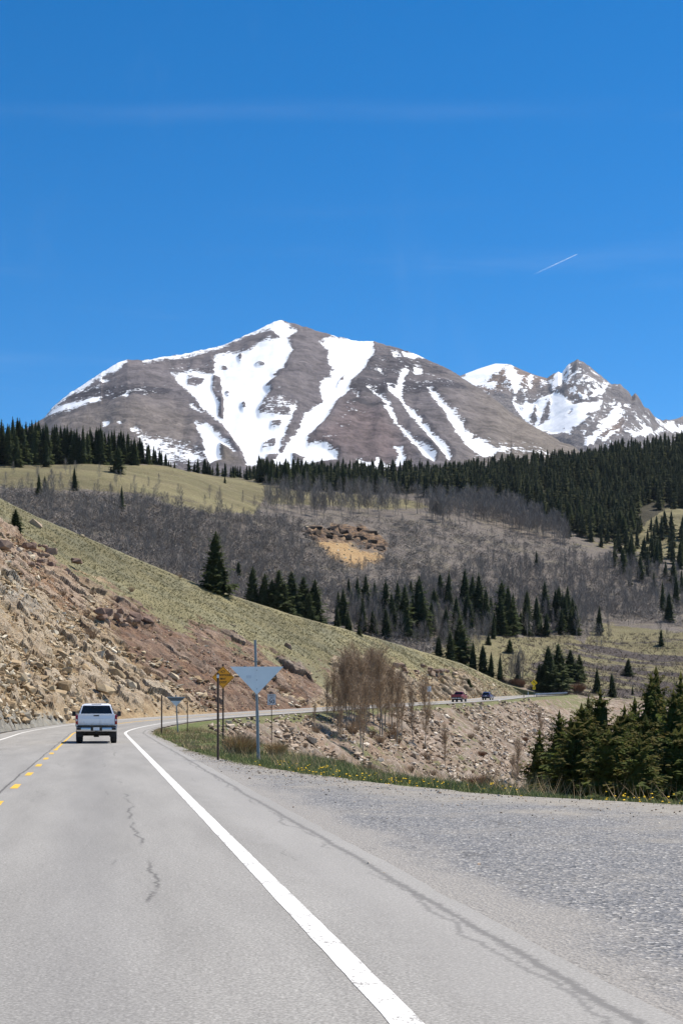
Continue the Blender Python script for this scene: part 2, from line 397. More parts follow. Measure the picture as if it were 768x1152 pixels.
def mat_ground():
    k = NT('roadside_soil'); p = k.pos(); g = k.attr('grass'); g2 = k.noise(p, 1.4, 5, 0.65); n = k.noise(p, 9, 4, 0.7)
    soil = k.ramp(k.noise(p, 3.2, 6, 0.7), [(0.25, (0.16, 0.125, 0.095)), (0.5, (0.30, 0.24, 0.185)), (0.75, (0.42, 0.36, 0.29))])
    gr = k.ramp(k.noise(p, 5, 5, 0.7), [(0.25, (0.055, 0.075, 0.022)), (0.5, (0.10, 0.125, 0.038)), (0.72, (0.22, 0.19, 0.09))])
    k.col(k.mix(k.step(k.m_('ADD', g, k.lerp(g2, .25, .75, -.45, .45)), .4, .62), soil, gr)); k.bump(n, .7, .06); return k.m
def rock_nodes(k, p):
    n = k.noise(p, 0.55, 6, 0.68); f = k.noise(p, 3.2, 5, 0.7)
    tan = k.ramp(n, [(0.27, (0.16, 0.10, 0.055)), (0.40, (0.32, 0.225, 0.125)), (0.54, (0.42, 0.31, 0.178)), (0.68, (0.37, 0.325, 0.24)), (0.78, (0.54, 0.455, 0.32))])
    red = k.ramp(n, [(0.28, (0.085, 0.058, 0.045)), (0.46, (0.155, 0.095, 0.066)), (0.60, (0.235, 0.14, 0.088)), (0.76, (0.39, 0.28, 0.18))])
    return tan, red, n, f
def mat_hill():
    k = NT('cut_rock_and_grass'); p = k.pos(); tan, red, n, f = rock_nodes(k, p)
    ora = k.ramp(n, [(0.25, (0.15, 0.085, 0.05)), (0.5, (0.29, 0.17, 0.095)), (0.75, (0.40, 0.28, 0.18))])
    grey = k.ramp(n, [(0.3, (0.21, 0.19, 0.155)), (0.6, (0.33, 0.32, 0.28)), (0.8, (0.41, 0.40, 0.37))])
    c = k.mix(k.step(k.m_('ADD', k.attr('red'), k.lerp(n, .3, .7, -.3, .3)), .35, .65), tan, red)
    c = k.mix(k.step(k.m_('ADD', k.attr('orange'), k.lerp(f, .3, .7, -.3, .3)), .35, .65), c, ora)
    c = k.mix(k.step(k.m_('ADD', k.attr('grey'), k.lerp(f, .3, .7, -.35, .35)), .4, .7), c, grey)
    c = k.mix(k.m_('MULTIPLY', k.attr('block'), 0.55), c, k.mix(k.attr('tone'), (0.17, 0.12, 0.085), (0.60, 0.53, 0.44)))
    c = k.mul(c, k.lerp(f, .25, .75, .72, 1.25))
    tuft = k.voro(p, 0.9); pn = k.noise(p, 0.13, 4, 0.6); gn = k.noise(p, 1.7, 5, 0.75)
    gr = k.ramp(gn, [(0.25, (0.145, 0.13, 0.067)), (0.45, (0.215, 0.19, 0.097)), (0.6, (0.28, 0.245, 0.135)), (0.78, (0.36, 0.315, 0.195))])
    gr = k.mix(k.m_('MULTIPLY', k.step(pn, .4, .65), .55), gr, k.ramp(gn, [(0.3, (0.11, 0.115, 0.075)), (0.7, (0.26, 0.25, 0.17))]))
    gr = k.mix(k.m_('MULTIPLY', k.step(k.noise(p, 0.5, 5, .75), .62, .7), .7), gr, (0.19, 0.14, 0.10))
    gr = k.mul(gr, k.lerp(k.noise(p, .055, 5, .6), .36, .64, .74, 1.16))
    sp = k.n('ShaderNodeSeparateXYZ'); k.set(sp.inputs[0], p); cb = k.n('ShaderNodeCombineXYZ'); k.set(cb.inputs[0], k.m_('ADD', k.m_('MULTIPLY', sp.outputs[0], .28), k.m_('MULTIPLY', sp.outputs[1], .96))); k.set(cb.inputs[1], k.m_('MULTIPLY', sp.outputs[2], .13))
    run = k.noise(cb.outputs[0], .55, 5, .7); c = k.mix(k.m_('MULTIPLY', k.step(run, .54, .66), .6), c, k.mix(k.attr('red'), (0.46, 0.375, 0.255), (0.34, 0.25, 0.175))); c = k.mix(k.m_('MULTIPLY', k.step(run, .46, .36), .6), c, (0.105, 0.078, 0.058))
    g = k.step(k.m_('ADD', k.attr('grass'), k.lerp(k.noise(p, .6, 5, .7), .3, .7, -.38, .38)), .42, .6)
    k.col(k.mix(g, c, gr)); k.bump(k.m_('ADD', k.m_('MULTIPLY', f, 1.0), k.m_('MULTIPLY', k.noise(p, 7, 3, .7), .5)), .9, .38); return k.m
def mat_talus():
    k = NT('talus'); p = k.pos(); tan, red, n, f = rock_nodes(k, p)
    c = k.mix(k.step(k.noise(p, .12, 4, .6), .42, .62), k.ramp(n, [(0.25, (0.165, 0.115, 0.075)), (0.5, (0.29, 0.215, 0.15)), (0.75, (0.42, 0.345, 0.265))]), k.ramp(n, [(0.25, (0.18, 0.115, 0.075)), (0.5, (0.30, 0.205, 0.14)), (0.75, (0.42, 0.33, 0.25))]))
    c = k.mix(k.m_('MULTIPLY', k.attr('block'), .5), c, k.mix(k.attr('tone'), (0.20, 0.145, 0.11), (0.58, 0.51, 0.44)))
    c = k.mul(c, k.m_('MULTIPLY', k.lerp(f, .3, .7, .62, 1.15), k.lerp(k.noise(p, .22, 5, .7), .32, .68, .66, 1.2)))
    gn = k.noise(p, 1.8, 5, .75)
    gr = k.ramp(gn, [(0.25, (0.095, 0.105, 0.045)), (0.5, (0.17, 0.17, 0.075)), (0.75, (0.31, 0.275, 0.16))])
    g = k.step(k.m_('ADD', k.attr('grass'), k.lerp(k.noise(p, .5, 5, .7), .25, .75, -.4, .4)), .42, .62)
    k.col(k.mix(g, c, gr)); k.bump(k.m_('ADD', f, k.m_('MULTIPLY', k.noise(p, 7, 3, .7), .5)), .9, .36); return k.m
def mat_valley():
    k = NT('valley_slopes'); p = k.pos(); n = k.noise(p, .05, 6, .65); f = k.noise(p, .4, 5, .7); ff = k.noise(k.scale(p, 1, 1, .35), 1.3, 4, .75)
    scrub = k.ramp(f, [(0.25, (0.095, 0.080, 0.069)), (0.5, (0.140, 0.120, 0.104)), (0.68, (0.175, 0.152, 0.132)), (0.85, (0.235, 0.208, 0.18))])
    scrub = k.mix(k.m_('MULTIPLY', k.step(n, .5, .62), .4), scrub, k.ramp(f, [(.3, (0.145, 0.128, 0.085)), (.7, (0.23, 0.20, 0.135))]))
    gr = k.ramp(k.m_('ADD', k.m_('MULTIPLY', f, .5), k.m_('MULTIPLY', n, .5)), [(0.3, (0.125, 0.108, 0.06)), (0.46, (0.20, 0.172, 0.092)), (0.6, (0.175, 0.16, 0.08)), (0.75, (0.255, 0.222, 0.128))])
    gr = k.mul(gr, k.m_('MULTIPLY', k.lerp(ff, .3, .7, .72, 1.2), k.lerp(k.noise(k.scale(p, .5, 1.6, 1), .02, 5, .65), .36, .64, .72, 1.14)))
    wil = k.ramp(f, [(0.3, (0.05, 0.04, 0.038)), (0.6, (0.085, 0.069, 0.062)), (0.8, (0.14, 0.118, 0.09))])
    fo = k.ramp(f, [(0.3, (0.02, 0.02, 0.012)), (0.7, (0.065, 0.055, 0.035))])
    cl = k.ramp(k.noise(k.scale(p, 1, 1, 2.5), .16, 6, .7), [(0.3, (0.028, 0.022, 0.020)), (0.47, (0.085, 0.058, 0.042)), (0.56, (0.22, 0.14, 0.08)), (0.72, (0.33, 0.25, 0.18))])
    sc = k.ramp(f, [(0.25, (0.22, 0.125, 0.055)), (0.5, (0.36, 0.235, 0.11)), (0.8, (0.43, 0.33, 0.19))])
    th = lambda a, w=.4: k.step(k.m_('ADD', k.attr(a), k.lerp(k.noise(p, .11, 6, .7), .25, .75, -w, w)), .44, .58)
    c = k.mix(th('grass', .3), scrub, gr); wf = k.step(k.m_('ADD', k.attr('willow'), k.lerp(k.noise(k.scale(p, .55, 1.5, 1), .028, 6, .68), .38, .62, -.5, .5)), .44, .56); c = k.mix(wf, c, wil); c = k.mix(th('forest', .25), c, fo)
    c = k.mix(k.step(k.m_('ADD', k.attr('scree'), k.lerp(k.noise(p, .07, 6, .75), .25, .75, -.42, .42)), .38, .72), c, sc); c = k.mix(th('cliff', .35), c, cl)
    k.col(c); k.bump(k.m_('ADD', f, k.m_('MULTIPLY', ff, .4)), .8, 1.6); return k.m
def mat_mountain(name, main):
    k = NT(name); p = k.pos(); n = k.noise(k.scale(p, 1, 1, 1.6), .006, 7, .62); f = k.noise(p, .05, 6, .7)
    sp = k.n('ShaderNodeSeparateXYZ'); k.set(sp.inputs[0], p)
    if main:
        zz = k.m_('ADD', k.m_('ADD', sp.outputs[2], k.m_('MULTIPLY', sp.outputs[0], 0.05)), k.lerp(n, .3, .7, -28, 28))
        cmb = k.n('ShaderNodeCombineXYZ'); k.set(cmb.inputs[2], zz)
        band = k.noise(cmb.outputs[0], .035, 6, .8)
        rock = k.ramp(k.m_('ADD', k.m_('MULTIPLY', band, .55), k.m_('MULTIPLY', f, .45)), [(0.3, (0.080, 0.073, 0.084)), (0.45, (0.130, 0.116, 0.124)), (0.58, (0.165, 0.146, 0.148)), (0.75, (0.215, 0.19, 0.18))])
        rock = k.mix(k.m_('MULTIPLY', k.attr('tan'), .75), rock, k.ramp(f, [(0.3, (0.13, 0.108, 0.088)), (0.6, (0.195, 0.165, 0.132)), (0.8, (0.25, 0.215, 0.175))]))
        rock = k.mix(k.m_('MULTIPLY', k.attr('purple'), .75), rock, k.ramp(f, [(0.3, (0.105, 0.077, 0.078)), (0.6, (0.165, 0.122, 0.118)), (0.8, (0.21, 0.165, 0.15))]))
        cm2 = k.n('ShaderNodeCombineXYZ'); k.set(cm2.inputs[2], zz); k.set(cm2.inputs[0], k.m_('MULTIPLY', sp.outputs[0], .12)); fb = k.noise(cm2.outputs[0], .11, 4, .7)
        rock = k.mix(k.m_('MULTIPLY', k.step(k.m_('ADD', k.m_('MULTIPLY', k.attr('cliff'), 1.15), k.lerp(fb, .40, .60, -.55, .45)), .4, .55), 1.0), rock, k.ramp(f, [(0.3, (0.032, 0.030, 0.038)), (0.6, (0.070, 0.064, 0.072)), (0.8, (0.12, 0.108, 0.11))]))
        rock = k.mul(rock, k.m_('MULTIPLY', k.lerp(fb, .40, .60, .68, 1.2), k.lerp(k.noise(p, .012, 5, .6), .3, .7, .82, 1.16)))
        sn = k.m_('ADD', k.m_('ADD', k.lerp(k.noise(k.scale(p, 1, .5, 2.0), .028, 6, .75), .36, .64, -.22, .22), k.lerp(k.noise(k.scale(p, 1, .5, 3.0), .09, 4, .7), .36, .64, -.20, .20)), k.lerp(band, .3, .7, -.16, .16))
    else:
        rock = k.ramp(k.m_('ADD', k.m_('MULTIPLY', n, .45), k.m_('MULTIPLY', f, .55)), [(0.3, (0.085, 0.083, 0.093)), (0.48, (0.165, 0.152, 0.155)), (0.62, (0.235, 0.21, 0.20)), (0.8, (0.30, 0.265, 0.24))])
        rock = k.mix(k.m_('MULTIPLY', k.attr('tan'), .8), rock, k.ramp(f, [(0.3, (0.16, 0.11, 0.085)), (0.7, (0.27, 0.20, 0.16))]))
        sn = k.m_('ADD', k.m_('ADD', k.lerp(k.noise(k.scale(p, 1, .6, .7), .018, 6, .78), .36, .64, -.36, .36), k.lerp(k.noise(k.scale(p, 1, .5, .8), .06, 4, .7), .36, .64, -.26, .26)), k.lerp(f, .3, .7, -.12, .12))
    s = k.step(k.m_('ADD', k.attr('snow'), sn), .47, .53)
    k.col(k.mix(s, rock, k.mix(k.noise(p, .012, 4), (0.80, 0.82, 0.85), (0.90, 0.905, 0.91)))); k.rough(k.lerp(s, 0, 1, .95, .6))
    k.bump(k.m_('MULTIPLY', f, k.lerp(s, 0, 1, 1, .12)), .55, 9 if main else 24); return k.m

# ------------------------------------------------------------------ road, markings, pull-out
def strip(name, s, dl, dr, lift, mat, nd=2, **kw):
    s = np.asarray(s, float); n = len(s); dl = np.broadcast_to(dl, n); dr = np.broadcast_to(dr, n)
    t = np.linspace(0, 1, nd); Dm = dl[:, None]*(1-t)+dr[:, None]*t; Sm = np.repeat(s[:, None], nd, 1)
    x, y, z = road_xyz(Sm, Dm); z = z+lift
    V = np.stack([x, y, z], -1).reshape(-1, 3); q = grid_quads(n, nd)[:, ::-1]
    uv = np.stack([Dm, Sm], -1).reshape(-1, 2); at = {}
    if kw.pop('edge', False): at['edge'] = np.repeat(t[None, :], n, 0).ravel()
    return link(name, np_mesh(name, V, quads=q[:, ::-1], uv=uv, attrs=at), mat, **kw)
M['asphalt'] = mat_asphalt()
sr = np.arange(-12, 480, 0.5)
strip('road', sr, -4.75 + .12*(fbm(sr/1.5, sr*0, 3, 2)-.5), np.full(len(sr), 5.12)+.10*(fbm(sr/.8, sr*0, 4, 4)-.5), 0.0, M['asphalt'], 6, kind='structure')
sp_ = np.concatenate([np.arange(-12, 110, 0.25), np.arange(110, 440, 1.0)])
strip('pullout', sp_, 4.80, DEDGE(sp_)+.35*(fbm(sp_/.9, sp_*0, 4, 6)-.5), -0.012, mat_pullout(), 14, kind='structure', edge=True)
PW = mat_paint('white_road_paint', (0.68, 0.67, 0.64), 0.36); PY = mat_paint('yellow_road_paint', (0.72, 0.42, 0.03), 0.36)
sm = np.arange(-10, 470, 0.3)
strip('edge_line_paint', sm, 3.6-.095+.012*(fbm(sm*3, sm*0, 2, 1)-.5), 3.6+.095+.012*(fbm(sm*3, sm*0, 2, 7)-.5), 0.004, PW, kind='structure')
strip('edge_line_paint', sm, -3.66, -3.50, 0.004, PW, kind='structure')
ss = np.arange(62, 470, 0.5)
strip('centre_line_paint', ss, 0.0, 0.10, 0.004, PY, kind='structure')
ss = np.arange(128, 470, 0.5)
strip('centre_line_paint', ss, -0.32, -0.20, 0.004, PY, kind='structure')
for a in (13.0, 19.2, 25.4, 31.5, 37.6, 43.5, 49.4, 55.2, 60.2):
    q = np.arange(a, a+1.9, 0.2)
    strip('centre_line_paint', q, -0.03+.02*(fbm(q*2, q*0, 2, 1)-.5), 0.13+.03*(fbm(q*2, q*0, 2, 9)-.5), 0.004, PY, kind='structure')

# ------------------------------------------------------------------ the ground round the road
def polar(px, Y):
    PX, YY = np.meshgrid(px, Y); return PX, YY, (PX-CX)/F*YY
px = np.arange(-420, 1190, 3.5); Yg = np.exp(np.linspace(math.log(2.0), math.log(442), 300))
PX, YY, XX = polar(px, Yg)
Zg = ground(XX, YY)
S_, D_, _z = road_sd(XX, YY)
inh = (S_ > 112) & (D_ > DEDGE(S_)+VERGE(S_)+.6) & (YY > 100) & (D_ < 52)
Zg = np.where(inh, Zg-0.5, Zg)
gr_ = sstep(-.3, .5, D_-DEDGE(S_))*(1-sstep(0.5, 5, D_-DEDGE(S_)-VERGE(S_)))*np.where(S_ > 280, 1, .9)
gr_ = np.maximum(gr_, .55*sstep(14, 40, D_)*sstep(430, 330, YY))
link('roadside_ground', np_mesh('roadside_ground', np.stack([XX, YY, Zg], -1).reshape(-1, 3), quads=grid_quads(*XX.shape), smooth=True, attrs={'grass': gr_}), mat_ground(), kind='structure')

# broken rock relief shared by the cut and the talus
def broken(a, b, size, seed):
    v, d = cells(a/size, b/(size*.62), seed); return v, d
# the cut hill
hp = np.arange(-130, 628, 0.8); ht = np.concatenate([np.linspace(0, 1, 330), 1+np.linspace(0.02, 1.0, 26)])
HP, HT = np.meshgrid(hp, ht); HX, HY, HZ = hill(HP, HT); HPY = YH-(HZ-CAMZ)*F/HY
GL = lut([(-140, 520), (-60, 560), (0, 592), (39, 613), (78, 638), (117, 662), (156, 682), (195, 698), (250, 717), (300, 735), (340, 743), (380, 748), (440, 752), (500, 760), (540, 766), (565, 776), (600, 784), (640, 795)])
RL = lut([(-140, 560), (-60, 625), (0, 645), (60, 676), (110, 712), (140, 742), (180, 772), (230, 797), (300, 812), (340, 805), (372, 770), (400, 755), (700, 755)])
grass = np.clip(.5+(GL(HP)-HPY)/24 + (fbm(HX/5, HY/5, 5, 31)-.5)*1.9, 0, 1)
grass = np.maximum(grass, poly_sd(HP, HPY, [(338, 738), (352, 742), (382, 775), (392, 790), (375, 788), (350, 765)], 5)*.9)
grass = np.maximum(grass, sstep(500, 560, HP)*(.42+.25*fbm(HX/4, HY/4, 3, 12)))
grass = np.maximum(grass, (HT > 1.0)*1.0)
red = np.clip(.5+(RL(HP)-HPY)/26 + (fbm(HX/7, HZ/4, 4, 88)-.5)*1.4, 0, 1)*.9*sstep(80, 160, HP)*(1-sstep(355, 385, HP))
orange = np.clip(.5+(RL(HP)-HPY)/26, 0, 1)*(1-sstep(60, 130, HP)) + poly_sd(HP, HPY, [(205, 705), (240, 712), (300, 745), (345, 765), (330, 775), (270, 742)], 8)*.6
grey = poly_sd(HP, HPY, [(-80, 800), (0, 790), (40, 800), (75, 808), (85, 830), (40, 832), (-80, 850)], 8)*.9 + poly_sd(HP, HPY, [(-40, 640), (20, 640), (45, 670), (60, 690), (30, 700), (0, 680), (-40, 680)], 8)*.6
rockm = 1-np.clip((grass-.35)/.25, 0, 1)
a_ = HY*.9+HX*.3; b_ = HZ*1.2+HX*.2
warp = (fbm(HX/4, HY/4, 3, 77)-.5)*3
v1, d1 = broken(a_+warp, b_+warp*.6, 4.2, 3); v2, d2 = broken(a_, b_+warp*.3, 1.7, 11); v3, d3 = broken(a_, b_, .8, 23)
smooth_red = 1-.75*np.clip(red, 0, 1)*(1-sstep(.8, 1, v1))
big = np.clip(v1-.55, 0, 1)*2.2; medi = np.clip(v2-.45, 0, 1)*1.5
amp = rockm*sstep(0, .06, HT)*smooth_red*np.clip(1.05-HT*.3, .3, 1)
disp = amp*(big*.8 + medi*.65 + v3*.34 - .35) + (fbm(HX/2.2, HY/2.2, 4, 14)-.5)*(.8*rockm+.25)*sstep(0, .05, HT)
disp = .35*blur(disp, 1)+.65*disp
nrm_x, nrm_y = .55, -.45
HZ2 = HZ + disp*.9; HX2 = HX + nrm_x*disp; HY2 = HY + nrm_y*disp
edge_fade = np.clip((HT-1)*-1e9, 0, 1)
block = np.clip(amp, 0, 1)*np.clip(np.where(v1 > .62, 1, 0)*.55+np.where(v2 > .6, 1, 0)*.6+.25, 0, 1)
tone = np.clip(.55*v2+.45*v3, 0, 1)
link('cut_hillside', np_mesh('cut_hillside', np.stack([HX2, HY2, HZ2], -1).reshape(-1, 3), quads=grid_quads(*HX.shape), smooth=False,
     attrs={'grass': grass, 'red': red, 'orange': orange, 'grey': grey, 'block': block, 'tone': tone}), mat_hill(), kind='structure')

# the talus bank below the far road
ts = np.concatenate([np.arange(104, 300, .34), np.arange(300, 440, .9)]); te = np.concatenate([np.linspace(-.6, 30, 100), np.linspace(30.6, 52, 30)])
TS, TE = np.meshgrid(ts, te); TD = DEDGE(TS)+VERGE(TS)+TE
TX, TY, TZ0 = road_xyz(TS, TD); TZ = ground(TX, TY) + .02
v1, d1 = broken(TS, TE*1.5, 3.2, 43); v2, d2 = broken(TS, TE*1.5, 1.5, 51); v3, d3 = broken(TS, TE*1.5, .75, 63)
fade = sstep(0.2, 3, TE)
disp = fade*(np.clip(v1-.7, 0, 1)*1.6+np.clip(v2-.55, 0, 1)*.9+v3*.2-.25) + (fbm(TX/2.5, TY/2.5, 4, 15)-.5)*.8*fade
disp = blur(disp, 1); TPX = CX+F*TX/TY; TPY = YH-(TZ-CAMZ)*F/TY
tg = np.maximum(1-sstep(.5, 2.4, TE), .58*sstep(330, 360, TS)*(1-sstep(7, 14, TE)))
tg = np.maximum(tg, .42*sstep(235, 300, TS)*(1-sstep(3, 12, TE)))
tg = np.maximum(tg, sstep(22, 34, TE)*.6); tg = np.maximum(tg, .36+.35*(fbm(TX/9, TY/9, 3, 71)-.5))
link('talus_slope', np_mesh('talus_slope', np.stack([TX, TY, TZ+disp*.85], -1).reshape(-1, 3), quads=grid_quads(*TX.shape)[:, ::-1], smooth=False,
     attrs={'grass': tg, 'block': np.clip(fade*(np.where(v1 > .72, .5, 0)+np.where(v2 > .6, .6, 0)+.25), 0, 1), 'tone': np.clip(.5*v2+.5*v3, 0, 1)}), mat_talus(), kind='structure')

# ------------------------------------------------------------------ the valley and the wooded ridges
px = np.arange(-210, 1050, 2.2); Yf = np.concatenate([np.linspace(436, 900, 230), np.linspace(903, 1560, 230), np.linspace(1570, 2780, 60)])
PX, YY, XX = polar(px, Yf); ZZ = far_z(PX, np.maximum(YY, 440)); PY = YH-(ZZ-CAMZ)*F/YY
P_MEADOW = [(-220, 505), (0, 523), (100, 520), (190, 523), (260, 534), (300, 545), (302, 556), (286, 578), (240, 577), (205, 572), (167, 558), (120, 552), (75, 551), (0, 548), (-220, 540)]
P_STRIP = [(295, 545), (350, 552), (410, 555), (470, 562), (490, 572), (430, 575), (370, 570), (300, 568)]
P_FLOOR = [(470, 742), (500, 726), (530, 716), (575, 716), (600, 718), (640, 714), (655, 724), (672, 700), (700, 704), (768, 712), (900, 715), (900, 800), (600, 800), (560, 770)]
P_RM = [(690, 608), (720, 575), (745, 560), (775, 555), (900, 540), (900, 640), (768, 632), (735, 630), (705, 622), (640, 612)]
P_CL = [(342, 597), (352, 592), (366, 595), (378, 588), (392, 592), (404, 590), (416, 597), (428, 603), (438, 614), (430, 621), (416, 619), (402, 612), (388, 611), (372, 608), (352, 609), (345, 604)]
P_SC = [(350, 608), (372, 608), (390, 612), (412, 620), (432, 622), (430, 630), (416, 633), (408, 641), (395, 640), (384, 634), (374, 628), (366, 620)]
P_CF = [(-220, 512), (0, 521), (100, 519), (190, 522), (240, 530), (300, 540), (380, 550), (480, 556), (540, 562), (594, 572), (646, 599), (700, 614), (730, 585), (768, 560), (1060, 540), (1060, 440), (768, 480), (400, 520), (200, 510), (-220, 450)]
def inside(poly, x, y):
    return poly_sd(np.atleast_1d(np.asarray(x, float)), np.atleast_1d(np.asarray(y, float)), poly, 1.0) > .5
m_g = np.maximum.reduce([poly_sd(PX, PY, P_MEADOW, 7), poly_sd(PX, PY, P_STRIP, 5)*.8, poly_sd(PX, PY, P_FLOOR, 6), poly_sd(PX, PY, P_RM, 14)*.8])
m_g = np.maximum(m_g, sstep(760, 775, PY)*sstep(480, 540, PX)*.9)
wil = poly_sd(PX, PY, [(590, 778), (600, 742), (640, 726), (700, 722), (900, 726), (900, 792), (640, 792)], 8)*.60
link('valley_terrain', np_mesh('valley_terrain', np.stack([XX, YY, ZZ + poly_sd(PX, PY, P_CL, 6)*((cells(XX/5, ZZ/3, 8)[0]-.5)*3.5+(cells(XX/2.5, ZZ/2, 18)[0]-.5)*2.5)], -1).reshape(-1, 3), quads=grid_quads(*XX.shape), smooth=True,
     attrs={'grass': m_g, 'willow': wil, 'forest': poly_sd(PX, PY, P_CF, 5)*(1-poly_sd(PX, PY, P_MEADOW, 3)), 'cliff': poly_sd(PX, PY, P_CL, 8), 'scree': poly_sd(PX, PY, P_SC, 9)}), mat_valley(), kind='structure')
# ------------------------------------------------------------------ the mountains
def snowmask(px, py, add, holes, soft):
    v = np.zeros(px.shape)
    for p in add: v = np.maximum(v, poly_sd(px, py, p, soft))
    for p in holes: v = np.minimum(v, 1-poly_sd(px, py, p, soft*.7))
    return v
def ell(cx, cy, rx, ry): return [(cx+rx*math.cos(a*.7854), cy+ry*math.sin(a*.7854)) for a in range(8)]
RM = lut([(-60, 530), (20, 488), (50, 470), (58, 460), (71, 448), (85, 438), (110, 422), (131, 409), (144, 404.6), (162, 405), (183, 402), (210, 397.5), (222, 395), (251, 388.5), (272, 379), (292, 370), (309, 361.5), (317.5, 360.4), (337, 365.6), (362, 374), (396, 383), (419, 384), (458, 394.6), (477, 403), (500, 413), (517, 423), (535, 435), (560, 452), (573, 463), (609, 485), (635, 499), (670, 520), (720, 550)])
mp = np.arange(-60, 716, .8); mt = np.concatenate([np.linspace(0, 1, 210), 1+np.linspace(.02, .6, 14)])
PX, T = np.meshgrid(mp, mt)
Yr = np.interp(PX, [-60, 40, 140, 320, 450, 650, 720], [3350, 3480, 3620, 3900, 3800, 3300, 3200]); Yb = np.interp(PX, [-60, 320, 720], [2680, 2750, 2680])
jag = (fbm(PX/5, PX*0, 4, 3)-.5)*2.2*sstep(40, 60, PX)
ry = RM(PX)+jag*np.clip((T-.9)*10, 0, 1); t1 = np.clip(T, 0, 1); e = np.maximum(T-1, 0)
YY = Yb+(Yr-Yb)*t1+e*900
zr = CAMZ+Yr*(YH-ry)/F; zb = CAMZ+Yb*(YH-560)/F
ZZ = np.maximum(zb, zr*0+zb)+(zr-zb)*(t1+.22*t1*(1-t1)) - 500*e
XX = (PX-CX)/F*YY; PY = YH-(ZZ-CAMZ)*F/YY
A = [[(50, 468), (71, 447), (85, 437), (112, 420), (131, 407), (146, 403), (134, 414), (117, 421), (103, 430), (94, 437), (78, 446)],
 [(50, 469), (62, 459), (75, 455), (90, 451), (100, 447), (112, 443), (113, 448), (103, 453), (90, 457), (75, 461), (60, 467)],
 [(160, 404), (200, 399), (251, 387), (251, 391), (215, 399), (185, 404), (162, 407)],
 [(313, 358), (333, 371), (324, 377), (329, 392), (324, 400), (319.6, 412.5), (307, 416.7), (311, 422), (299, 433), (305, 441.7), (299, 448), (291.5, 458), (292.5, 463.5), (309, 463.5), (324, 463.5), (333, 450), (334, 455), (329, 467), (324, 477), (317.5, 500), (313, 506), (297, 512), (290, 520), (278, 520), (274, 510), (263, 494), (253, 477), (230, 457), (219.6, 444), (203, 429), (192, 417), (205, 416), (221.7, 414), (240, 417), (242.5, 406), (240, 400), (259, 394.8), (280, 391.7), (290, 385), (305, 379), (313, 377), (305, 369), (288, 374), (263, 384), (248, 391), (251, 386), (292, 367)],
 [(219, 469), (232, 471), (240, 479), (248, 487), (258, 500), (266, 507), (262, 508), (248, 499), (247, 508), (250, 517), (236, 520), (230, 506), (228, 490)],
 [(213, 447), (222, 453), (229, 459), (226, 459), (215, 452)],
 [(359, 381), (371, 378), (396, 381), (419, 382), (421, 394), (412.5, 406), (404, 416.7), (395, 427), (391.7, 437.5), (379, 448), (371, 462.5), (362.5, 475), (346, 487.5), (347, 497), (362.5, 497), (379, 508), (379, 516), (321, 525), (306, 521), (312.5, 508), (325, 494), (339.6, 473), (341.7, 462.5), (362.5, 448), (360, 431), (364.6, 421), (373, 421), (369, 414.6), (376, 412.5), (369, 402), (370, 389.6)],
 [(414, 434), (421, 435), (437.5, 449), (446, 467.5), (458, 480), (465, 490), (479, 501), (490, 513), (488, 520), (477, 514), (462, 493), (445, 470), (431, 455), (435, 453), (423, 440)],
 [(436, 432), (445, 436), (446.5, 432), (449.5, 419), (456, 410), (461, 412), (454.5, 424), (450.5, 438), (457, 451), (470, 463), (486, 486), (499, 499), (509, 513), (505, 518), (491, 503), (482, 490), (461.5, 463), (449.5, 444.6), (437.5, 439)],
 [(480, 432), (485, 434), (502, 453), (521, 474), (524, 482), (533, 490), (546, 494.6), (560, 503), (558, 512), (544, 515), (528, 503), (503, 469.6), (489, 449)],
 ell(470, 413, 5.5, 4.5), [(440, 393), (446, 396), (452, 401), (443, 401)], [(453, 396), (465, 397), (478, 403), (455, 401)], [(426, 411), (434, 419), (428, 416)],
 [(402, 513), (420, 516), (425, 511), (440, 516), (439, 522), (420, 522), (404, 520)], [(444, 497), (451, 500), (455, 508), (453, 518), (443, 517), (448, 506)],
 ell(120, 473, 3, 2.5), ell(135, 476, 3, 2), ell(142, 444, 4, 2.5), ell(152, 485, 5, 3), [(398, 441), (404, 441), (403, 445)], ell(117, 426, 6, 2.2)]
Hh = [[(240, 421), (248, 423), (250, 441), (253, 452), (251, 468), (246, 467), (246, 450), (239, 436)], [(299, 446), (310, 446), (306, 463), (291, 463)], [(314, 447), (324, 447), (325, 462), (309, 463)],
 [(306, 471), (316, 471), (315, 477), (305, 477)], [(297, 494), (310, 490), (309, 500), (295, 502)], [(212, 419), (222, 420), (231, 424), (222, 431), (211, 429)], [(300, 508), (314, 506), (306, 519), (296, 519)], ell(274, 455, 3, 3.5), ell(256, 440, 2.5, 2),
 [(329, 507), (343, 511), (341, 518), (330, 517)], [(380, 432), (384, 423), (387, 421), (384, 428)], ell(293, 407, 5, 1.6), ell(270, 399, 2, 3.5), [(262, 385), (290, 378), (286, 384), (268, 389)], [(317, 490), (325, 484), (326, 494), (316, 506)], ell(252, 411, 4, 2)]
snow = snowmask(PX, PY, A, Hh, 4.0)
spk = lambda poly, v: poly_sd(PX, PY, poly, 8)*v
